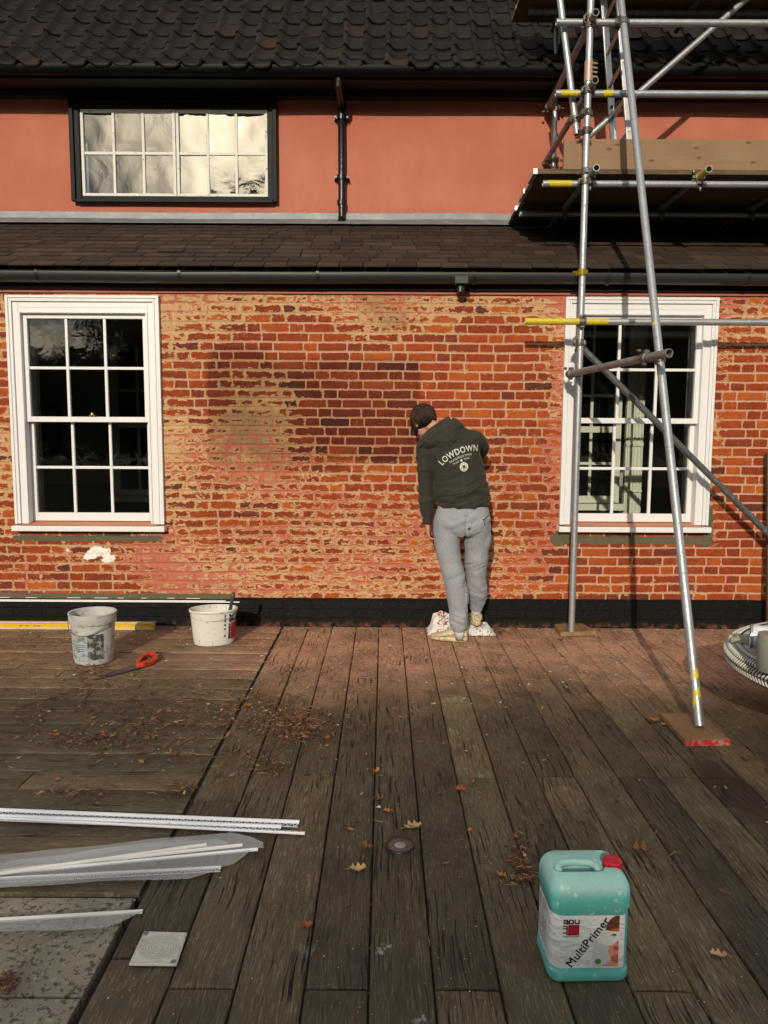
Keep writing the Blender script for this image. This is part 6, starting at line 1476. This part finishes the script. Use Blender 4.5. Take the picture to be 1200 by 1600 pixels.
bd_.path([PL(.16, 0, .08), PL(.2, 0, .05), PL(.6, 0, .040), PL(.85, 0, .035)], [.033, .032, .028, .018], 16); bd_.path([PR(.2, 0, .08), PR(.22, 0, .05), PR(.6, 0, .04), PR(.85, 0, .035)], [.031, .03, .028, .018], 16)
# fingers of the hanging hand (palm faces the thigh, fingers relaxed)
hb_ = V(669.5, 835, YP + .040)
for k, (dy, ln, cu_) in enumerate(((-.030, .048, 1.05), (-.011, .060, .9), (.010, .064, .8), (.030, .058, .7))):
    p = hb_ + Vector((0, dy, .004)); pts = [p, p + Vector((.004, 0, -ln * .42)), p + Vector((.004 + .022 * cu_, .002, -ln * .76)), p + Vector((.006 + .042 * cu_, .003, -ln * .80 + .010 * cu_))]
    bd_.path(pts, [.0095, .0088, .0078, .0062], 10)
p = V(669, 824, YP + .06); bd_.path([p, p + Vector((.014, .030, -.022)), p + Vector((.026, .040, -.044)), p + Vector((.032, .040, -.064))], [.013, .0115, .0095, .0075], 10)
# fingers of the hand on the wall
hw_ = V(736, 693, YP + .40)
for k, dx in enumerate((-.026, -.009, .009, .026)):
    q = hw_ + Vector((dx, 0, .02)); bd_.path([q, q + Vector((dx * .2, .012, .03)), q + Vector((dx * .3, .018, .055)), q + Vector((dx * .35, .020, .072))], [.009, .0085, .0075, .006], 10)
q = hw_ + Vector((-.03, 0, -.01)); bd_.path([q, q + Vector((-.025, .01, .015)), q + Vector((-.04, .018, .035))], [.011, .009, .007], 10)
# head in its own frame: +y forward, z up
HC = V(662.5, 660.5, YP + .15); fwd = Vector((-.40, .74, -.56)).normalized(); upv = Vector((-.30, .42, .78)); upv = (upv - fwd * upv.dot(fwd)).normalized(); rt = fwd.cross(upv).normalized()
M3 = Matrix((rt, fwd, upv)).transposed()
H = lambda x, y, z: HC + M3 @ Vector((x, y, z))
ellipsoid(bd_, H(0, -.004, .018), (.072, .092, .088), M3); ellipsoid(bd_, H(0, .030, -.035), (.058, .058, .070), M3); ellipsoid(bd_, H(0, .050, -.078), (.036, .036, .030), M3)
bd_.path([H(0, .080, .012), H(0, .098, -.014), H(0, .108, -.030), H(0, .094, -.040)], [.009, .011, .015, .011], 12)
ellipsoid(bd_, H(0, .086, -.060), (.022, .012, .007), M3); ellipsoid(bd_, H(0, .084, -.070), (.020, .012, .007), M3)
for sg in (1, -1):
    ellipsoid(bd_, H(sg * .030, .076, .006), (.014, .010, .008), M3); ellipsoid(bd_, H(sg * .030, .080, .022), (.022, .012, .007), M3)
    ellipsoid(bd_, H(sg * .074, -.004, -.010), (.008, .019, .030), M3); bd_.path([H(sg * .074, .010, .012), H(sg * .084, -.004, .020), H(sg * .086, -.018, .002), H(sg * .078, -.008, -.032)], .0055, 8)
body = fuse(bd_, 'body', .0045, 2, None, skinm.mat, person)
for sg in (1, -1):
    eb = MB(); ellipsoid(eb, H(sg * .030, .080, .006), (.009, .008, .006), M3, 12, 8); eb.build('eye', simple('eye_white', (.6, .58, .55), .2), person, smooth=True)
# ---- hair: thick tousled locks over a cap
hm = MB(); ellipsoid(hm, H(0, -.014, .030), (.081, .096, .090), M3); ellipsoid(hm, H(0, .045, .070), (.062, .055, .040), M3); ellipsoid(hm, H(-.055, .035, .02), (.03, .045, .05), M3); ellipsoid(hm, H(.05, .02, .03), (.03, .045, .045), M3); ellipsoid(hm, H(-.020, -.058, -.018), (.050, .038, .045), M3); ellipsoid(hm, H(-.066, .042, -.012), (.018, .022, .040), M3)
hairm = NT('dark_brown_hair'); nh = hairm.noise(60, 4, .6); hairm.pbr(hairm.mix(hairm.at('gr'), (.010, .006, .004), (.075, .042, .026)), .7, 0, hairm.bump(nh, .9, .004), .2)
def hair_disp(co):
    l = (co - np.array(HC)) @ np.array(M3); return .010 * ridge(np.stack([l[:, 0] * 2, l[:, 1], l[:, 2]], 1), (9, 6, 6), 4.4) - .03 * ((l[:, 2] < -.02) & (l[:, 1] > -.02)) * 0
fuse(hm, 'hair', .006, 3, hair_disp, hairm.mat, person)
lk = MB(); ra = random.Random(3); cr_ = Vector((.01, -.055, .085))
for i in range(1200):
    th = ra.uniform(0, 2 * pi); ph = ra.uniform(.0, 1.0) ** .7; 
    pts = []; rr = []
    seg_n = 6; start = ph * 1.7
    for k in range(seg_n):
        f = start + .62 * k / (seg_n - 1) * ra.uniform(.9, 1.1); tw_ = th + .35 * f + .12 * sin(k * 1.4 + i)
        v = Vector((sin(f) * cos(tw_) * .086, -sin(f) * sin(tw_) * .100 - .012, cos(f) * .098 + .030)); lift = 1.0 + .05 * sin(k / seg_n * pi) + ra.uniform(0, .05) + (.16 * ra.random() * (k / seg_n) ** 2 if i % 4 == 0 else 0)
        pts.append(H(v.x * lift, v.y * lift, v.z * lift)); rr.append(.0052 * (1 - .75 * k / (seg_n - 1)))
    lz = (pts[-1] - HC) @ upv; ly = (pts[-1] - HC) @ fwd
    if lz < -.095 or (ly > .05 and lz < .0): continue
    lk.path(pts, rr, 5); v = ra.random(); a_ = lk.at.setdefault('gr', []); a_ += [v] * (len(lk.v) - len(a_))
lk.build('hair_locks', hairm.mat, person, smooth=True)
# ================================================================== BAG, LEAVES, LITTER, TREES
# crumpled sack under the person's feet
def sack():
    t = thing('plaster_sack', 'crumpled white paper sack with red print lying under the trainers by the plinth', 'sack', (G(718, 984).x, 5.70, 0))
    mb = MB(); nu, nv = 90, 44; x0, x1 = W(667, 980, 5.72).x, W(771, 980, 5.72).x
    for i in range(nu + 1):
        for j in range(nv + 1):
            u, v = i / nu, j / nv; x = x0 + (x1 - x0) * u
            hgt = np.interp(u, [0, .05, .12, .3, .42, .55, .75, .9, 1], [.06, .14, .17, .20, .15, .10, .082, .07, .02])
            y = 5.585 + .24 * v; env = sin(pi * min(1, v * 1.08)) ** .6 * min(1, u * 14, (1 - u) * 9)
            n = 1 - abs(2 * (mnoise.noise(Vector((x * 9, y * 11, 4.))) * .5 + .5) - 1) * 2.0; n2 = 1 - abs(2 * (mnoise.noise(Vector((x * 24, y * 26, 1.))) * .5 + .5) - 1) * 2.
            z = .006 + hgt * env * (.62 + .30 * n) + .014 * n2 * env
            if v > .75: z = max(.004, z)
            mb.v.append((x + .012 * n2, y + .02 * mnoise.noise(Vector((x * 12, 1, 2))) * (1 - v), max(.003, z)))
    for i in range(nu):
        for j in range(nv):
            a = i * (nv + 1) + j; mb.f.append((a, a + nv + 1, a + nv + 2, a + 1)); mb.m.append(0)
    t_ = NT('printed_paper_sack'); o = t_.sep(t_.n('ShaderNodeNewGeometry').outputs[0]); n = t_.noise(26, 5, .6)
    c = t_.mix(n, (.50, .48, .46), (.70, .69, .67))
    pr = W(690, 955, 5.66).x
    mk = t_.m('MULTIPLY', t_.m('MULTIPLY', t_.ramp(t_.m('ABSOLUTE', t_.m('SUBTRACT', o[0], pr)), .055, .045), t_.ramp(t_.noise(30, 2, .5, t_.map((1.3, 1, 1.6))), .56, .60)), 1.)
    c = t_.mix(mk, c, (.45, .02, .03)); mk2 = t_.m('MULTIPLY', t_.ramp(t_.m('ABSOLUTE', t_.m('SUBTRACT', o[0], pr + .04)), .06, .05), t_.ramp(t_.noise(60, 3, .5, t_.map((1, 1, 2), (4, 1, 1))), .56, .6)); c = t_.mix(mk2, c, (.05, .05, .05))
    mk3 = t_.m('MULTIPLY', t_.ramp(o[0], .60, .62), t_.ramp(t_.noise(90, 2, .5, t_.map((1, 1, .4), (1, 7, 1))), .58, .62)); c = t_.mix(mk3, c, (.12, .12, .13))
    t_.pbr(c, .6, 0, t_.bump(n, .3, .004), .3); mb.build('sack', t_.mat, t, smooth=True)
sack()
# oak leaves
def oak(seed, size, curl):
    r = random.Random(seed); n = 44; rim = []
    for k in range(n):
        a = 2 * pi * k / n; s = cos(a); side = sin(a)
        x = s * .5; wdt = .30 * (1 - abs(x * 1.7) ** 2.2) if abs(x) < .5 else 0
        lobes = 1 + .42 * cos(9.5 * x * 2 + (0 if side > 0 else .6) + seed)
        y = (max(wdt, .02) * lobes) * (1 if side > 0 else -1) * min(1, abs(side) * 3.5)
        rim.append((x, y))
    mb = MB(); P_ = []
    def z(x, y): return curl * (x * x * 1.1 + y * y * 1.6) + .06 * sin(x * 9 + seed) * curl + .05 * abs(y)
    top = [Vector((x * size, y * size, z(x, y) * size + .002)) for x, y in rim]; mid = [Vector((x * size, y * .45 * size, z(x, y * .45) * size + .002)) for x, y in rim]; ce = [Vector((x * size, 0, z(x, 0) * size + .001)) for x, y in rim]
    mb.rings([top, mid, ce], True, False, False); th = Vector((0, 0, -.0006)); mb.rings([[p + th for p in ce], [p + th for p in mid], [p + th for p in top]], True, False, False)
    mb.path([Vector((-.47 * size, 0, z(-.47, 0) * size)), Vector((-.6 * size, .02 * size, .004)), Vector((-.75 * size, .05 * size, .003))], .0009, 5)
    return mb
def leafmat(nm, c0, c1):
    t = NT(nm); n = t.noise(70, 5, .65); s = t.sep(); v = t.ramp(t.m('ABSOLUTE', s[1]), .0016, .0004); return t.pbr(t.mix(v, t.mix(n, c0, c1), c1), .6, 0, t.bump(n, .4, .001), .3)
LM = {'orange': leafmat('orange_leaf', (.22, .07, .02), (.40, .16, .05)), 'brown': leafmat('brown_leaf', (.085, .035, .018), (.17, .075, .035)), 'tan': leafmat('tan_leaf', (.30, .19, .08), (.48, .34, .17)), 'red': leafmat('reddish_leaf', (.20, .045, .015), (.34, .10, .03))}
LEAVES = [  # px, py, size, kind, label, angle
    (645, 1294, .075, 'tan', 'pale yellow oak leaf lying behind the round deck light', .4), (588, 1208, .050, 'orange', 'orange leaf in the board gap above the round deck light', 1.2),
    (574, 1330, .060, 'brown', 'curled brown leaf to the left of the round deck light', 2.2), (559, 1360, .062, 'tan', 'flat tan oak leaf left below the round deck light', .2),
    (606, 1270, .042, 'orange', 'small orange leaf between the deck light and the white chip', 2.8), (593, 1253, .055, 'brown', 'dark folded leaf on the long board gap', .1),
    (719, 1236, .055, 'red', 'bright red-brown leaf near the middle of the deck', 3.0), (738, 1226, .040, 'brown', 'dark leaf right next to the red-brown one', 1.),
    (783, 1371, .042, 'orange', 'small orange leaf alone left of the jerrycan', 2.6), (822, 1355, .052, 'brown', 'brown leaf in the gap just left of the jerrycan top', 1.3),
    (479, 1450, .040, 'red', 'rust coloured leaf scrap on the front left boards', .5), (1122, 1495, .052, 'tan', 'tan leaf on the boards right of the jerrycan', 2.9),
    (1023, 1128, .070, 'orange', 'broad orange-brown leaf against the left of the red edged board', 2.0), (1038, 1134, .045, 'tan', 'small tan leaf touching the red edged board', .6),
    (1163, 1189, .055, 'brown', 'dull leaf right below the red edged board', 0.), (734, 1301, .030, 'orange', 'tiny orange leaf in a gap right of the deck light', 1.4),
    (487, 1142, .062, 'orange', 'orange leaf at the right end of the leaf heap', .3), (512, 1156, .048, 'red', 'orange leaf just right of the leaf heap', 1.8),
    (546, 1142, .050, 'brown', 'brown leaf two boards right of the leaf heap', 2.4), (677, 1102, .040, 'tan', 'tan leaf on the boards in front of the trainers', 1.1),
    (634, 1030, .045, 'brown', 'dark leaf behind the boards gap left of the trainers', .9), (876, 1002, .045, 'brown', 'dark leaf beside the plywood pad by the wall', .2),
    (86, 1300 - 148, .045, 'red', 'reddish leaf on the left boards above the white beads', .8), (160, 1148, .055, 'orange', 'orange leaf on the left boards in the twig litter', 2.2),
    (90, 1163, .045, 'brown', 'brown leaf at the left of the twig litter', 1.5), (1000, 1333, .085, 'brown', 'long curled leaf between the jerrycan cap and the board gap', 2.75),
    (1050, 1122, .03, 'brown', 'dark scrap of leaf behind the red edged board', 1.0), (388, 1105, .050, 'orange', 'orange leaf beside the long diagonal board gap', .2)]
for i, (px, py, sz, kd, lb, an) in enumerate(LEAVES):
    p = G(px, py); o = oak(i + 2, sz * .95, {'tan': .5, 'orange': .75, 'brown': 1.1, 'red': .8}[kd]).build('fallen_leaf', LM[kd], None, smooth=True)
    o.location = (p.x, p.y, .005); o.rotation_euler = (rnd.uniform(-.12, .12), rnd.uniform(-.12, .12), an); tag(o, lb, 'leaf', 'fallen leaves on the deck')
# twig and leaf litter (uncountable)
lt = MB(); rl = random.Random(5)
def frag(x, y, s, z=.004):
    z += .0045
    a = rl.uniform(0, pi * 2); k = rl.random(); c = Vector((x, y, z)); d = Vector((cos(a), sin(a), rl.uniform(-.1, .35))); w = Vector((-sin(a), cos(a), rl.uniform(-.3, .5)))
    if k < .45:
        b = c + d * s * rl.uniform(.8, 2.2) * .9; m_ = (c + b) / 2 + w * s * .22 + Vector((0, 0, s * .1)); b.z = max(.006, b.z); r_ = rl.uniform(.0006, .0016); lt.path([c, m_, b], [r_, r_, r_ * .5], 4)
    else:
        w2 = w * s * rl.uniform(.25, .6); d2 = d * s; lt.add([c - d2 * .5, c - d2 * .1 + w2 * .5, c + d2 * .5, c + d2 * .05 - w2 * .5, ], [(0, 1, 2, 3)])
    v = rl.random(); a_ = lt.at.setdefault('gr', []); a_ += [v] * (len(lt.v) - len(a_))
def cluster(px, py, sx, sy, n, smin=.006, smax=.026):
    for _ in range(int(n * 1.7)):
        q = G(px + rl.gauss(0, sx), py + rl.gauss(0, sy)); frag(q.x, q.y, rl.uniform(smin, smax), .003 + rl.random() * .008)
for args in ((470, 1140, 26, 13, 330), (420, 1130, 40, 16, 260), (330, 1120, 50, 12, 220), (240, 1150, 60, 22, 240), (130, 1100, 70, 22, 240), (170, 1075, 50, 12, 170), (135, 1160, 40, 8, 130), (290, 1085, 50, 14, 150), (410, 1100, 26, 10, 130), (130, 1245, 30, 8, 60), (285, 1235, 18, 6, 50), (418, 1200, 18, 6, 60), (140, 1048, 22, 8, 160), (40, 1090, 40, 25, 110), (455, 1050, 20, 5, 40), (777, 988, 6, 2.5, 70), (740, 992, 10, 4, 40), (810, 1340, 6, 20, 70), (822, 1375, 6, 6, 40), (60, 1010, 50, 12, 110), (600, 1180, 260, 100, 170), (900, 1060, 200, 60, 120), (940, 1300, 160, 120, 70), (10, 1540, 8, 8, 60)):
    cluster(*args, .008, .034)
for args in ((300, 1110, 120, 35, 90), (120, 1130, 90, 45, 60), (470, 1140, 40, 16, 45), (330, 1190, 90, 20, 30), (820, 1350, 10, 18, 10)):
    cluster(*args, .028, .052)
tl2 = NT('dead_leaf_and_twig_litter'); tl2.pbr(tl2.cr(tl2.at('gr'), [(0, (.022, .011, .008)), (.4, (.085, .035, .018)), (.7, (.17, .07, .033)), (.88, (.28, .13, .055)), (1., (.40, .26, .13))]), .8)
tag(lt.build('leaf_litter', tl2.mat), 'brown leaf litter and twigs strewn across the left of the deck', 'litter', kind='stuff')
# flakes of paint and render dropped from the wall
lt = MB(); rl = random.Random(8)
def flake(x, y, s):
    a = rl.uniform(0, 6.28); n = rl.choice((3, 4, 5)); q = [Vector((x + cos(a + 6.28 * k / n) * s * rl.uniform(.5, 1), y + sin(a + 6.28 * k / n) * s * rl.uniform(.5, 1), .0050 + rl.random() * .002)) for k in range(n)]; lt.add(q, [tuple(range(n))]); v = rl.random(); a_ = lt.at.setdefault('gr', []); a_ += [v] * (len(lt.v) - len(a_))
for _ in range(5200):
    x = rl.uniform(-3.2, 3.3); y = WY - .03 - rl.expovariate(2.1)
    if y < 3.2 or (x < -1.2 and rl.random() < .45): continue
    flake(x, y, rl.choice((.003, .004, .006, .008, .012)) * rl.uniform(.6, 1.2))
for _ in range(520): q = G(rl.uniform(0, 1200), rl.uniform(1050, 1590)); flake(q.x, q.y, rl.uniform(.0012, .0038))
for (px, py, s) in ((592, 1263, .016), (741, 1169, .009), (1146, 1048, .018), (646, 1099, .012), (925, 1058, .022), (744, 1450, .010), (826, 1070, .012), (920, 1057, .016)): q = G(px, py); flake(q.x, q.y, s)
tf = NT('paint_and_render_flakes'); tf.pbr(tf.cr(tf.at('gr'), [(0, (.42, .14, .09)), (.35, (.50, .22, .15)), (.6, (.60, .42, .26)), (.85, (.66, .58, .48)), (1., (.75, .72, .68))]), .8)
tag(lt.build('paint_flakes', tf.mat), 'pink and cream paint flakes scattered below the scraped brick wall', 'debris', kind='stuff')

# ---- trees far behind the camera (they shade the deck and show in the panes)
tm = NT('tree_foliage'); tm.pbr(tm.mix(tm.noise(1.2, 4), (.022, .028, .012), (.06, .065, .03)), .8); bark = simple('bark', (.05, .04, .03), .9, nscale=8)
def tree_mesh(seed, Ht, Wd, nleaf):
    r = random.Random(seed); mb = MB()
    for _ in range(nleaf):
        h = r.random() ** .85; env = (1 - abs(h * 1.25 - .45) ** 2.2) ** .5 if abs(h * 1.25 - .45) < 1 else .1
        a = r.uniform(0, 6.28); rad = Wd / 2 * env * sqrt(r.random()) * (1 + .25 * sin(a * 3 + h * 9 + seed)); c = Vector((cos(a) * rad, sin(a) * rad, Ht * .06 + Ht * .94 * h)); s = r.uniform(.16, .42) * (1 if h < .93 else .55)
        d = Vector((r.gauss(0, 1), r.gauss(0, 1), r.gauss(0, 1))).normalized(); u = d.orthogonal().normalized() * s; w = d.cross(u).normalized() * s * .7
        mb.add([c - u, c - w * .8, c + u, c + w * .9], [(0, 1, 2, 3)])
    tk = MB(); tk.path([Vector((0, 0, -.5)), Vector((.1, 0, Ht * .3)), Vector((-.1, .1, Ht * .65)), Vector((0, 0, Ht * .92))], [.32, .24, .14, .04], 10)
    for k in range(9):
        z = Ht * (.2 + .07 * k); a = k * 2.4; tk.path([Vector((0, 0, z)), Vector((cos(a) * Wd * .2, sin(a) * Wd * .2, z + Ht * .07)), Vector((cos(a) * Wd * .38, sin(a) * Wd * .38, z + Ht * .16))], [.10, .06, .02], 6)
    return mb, tk
TY = -37.0; protos = []
for s in range(3):
    t = thing('tree', 'tall tree of the belt that shades the terrace from behind the viewer', 'tree', (0, 0, 0), 'trees behind the terrace'); a, b = tree_mesh(s + 1, 16.0, 7.5, 5200); a.build('crown', tm.mat, t); b.build('trunk', bark, t, smooth=True); protos.append(t)
spots = []
x = -42.
k = 0
TOP = {}
while x < 36:
    spots.append((x, TY + rnd.uniform(-1.5, 1.5), k)); x += rnd.uniform(2.4, 3.2); k += 1
for i, (x, y, k) in enumerate(spots):
    o = protos[i] if i < 3 else copy_tree(protos[k % 3]); near = -14 < x < -2
    topz = TREE_TOP + (rnd.uniform(-.35, .15) if near else rnd.uniform(-10.5, -8.8) if -27 < x < -14 else rnd.uniform(-3.5, .3))
    o.location = (x, y, -.5); o.rotation_euler = (0, 0, rnd.uniform(0, 6.28)); o.scale = (1, 1, (topz + .5) / 16.0)
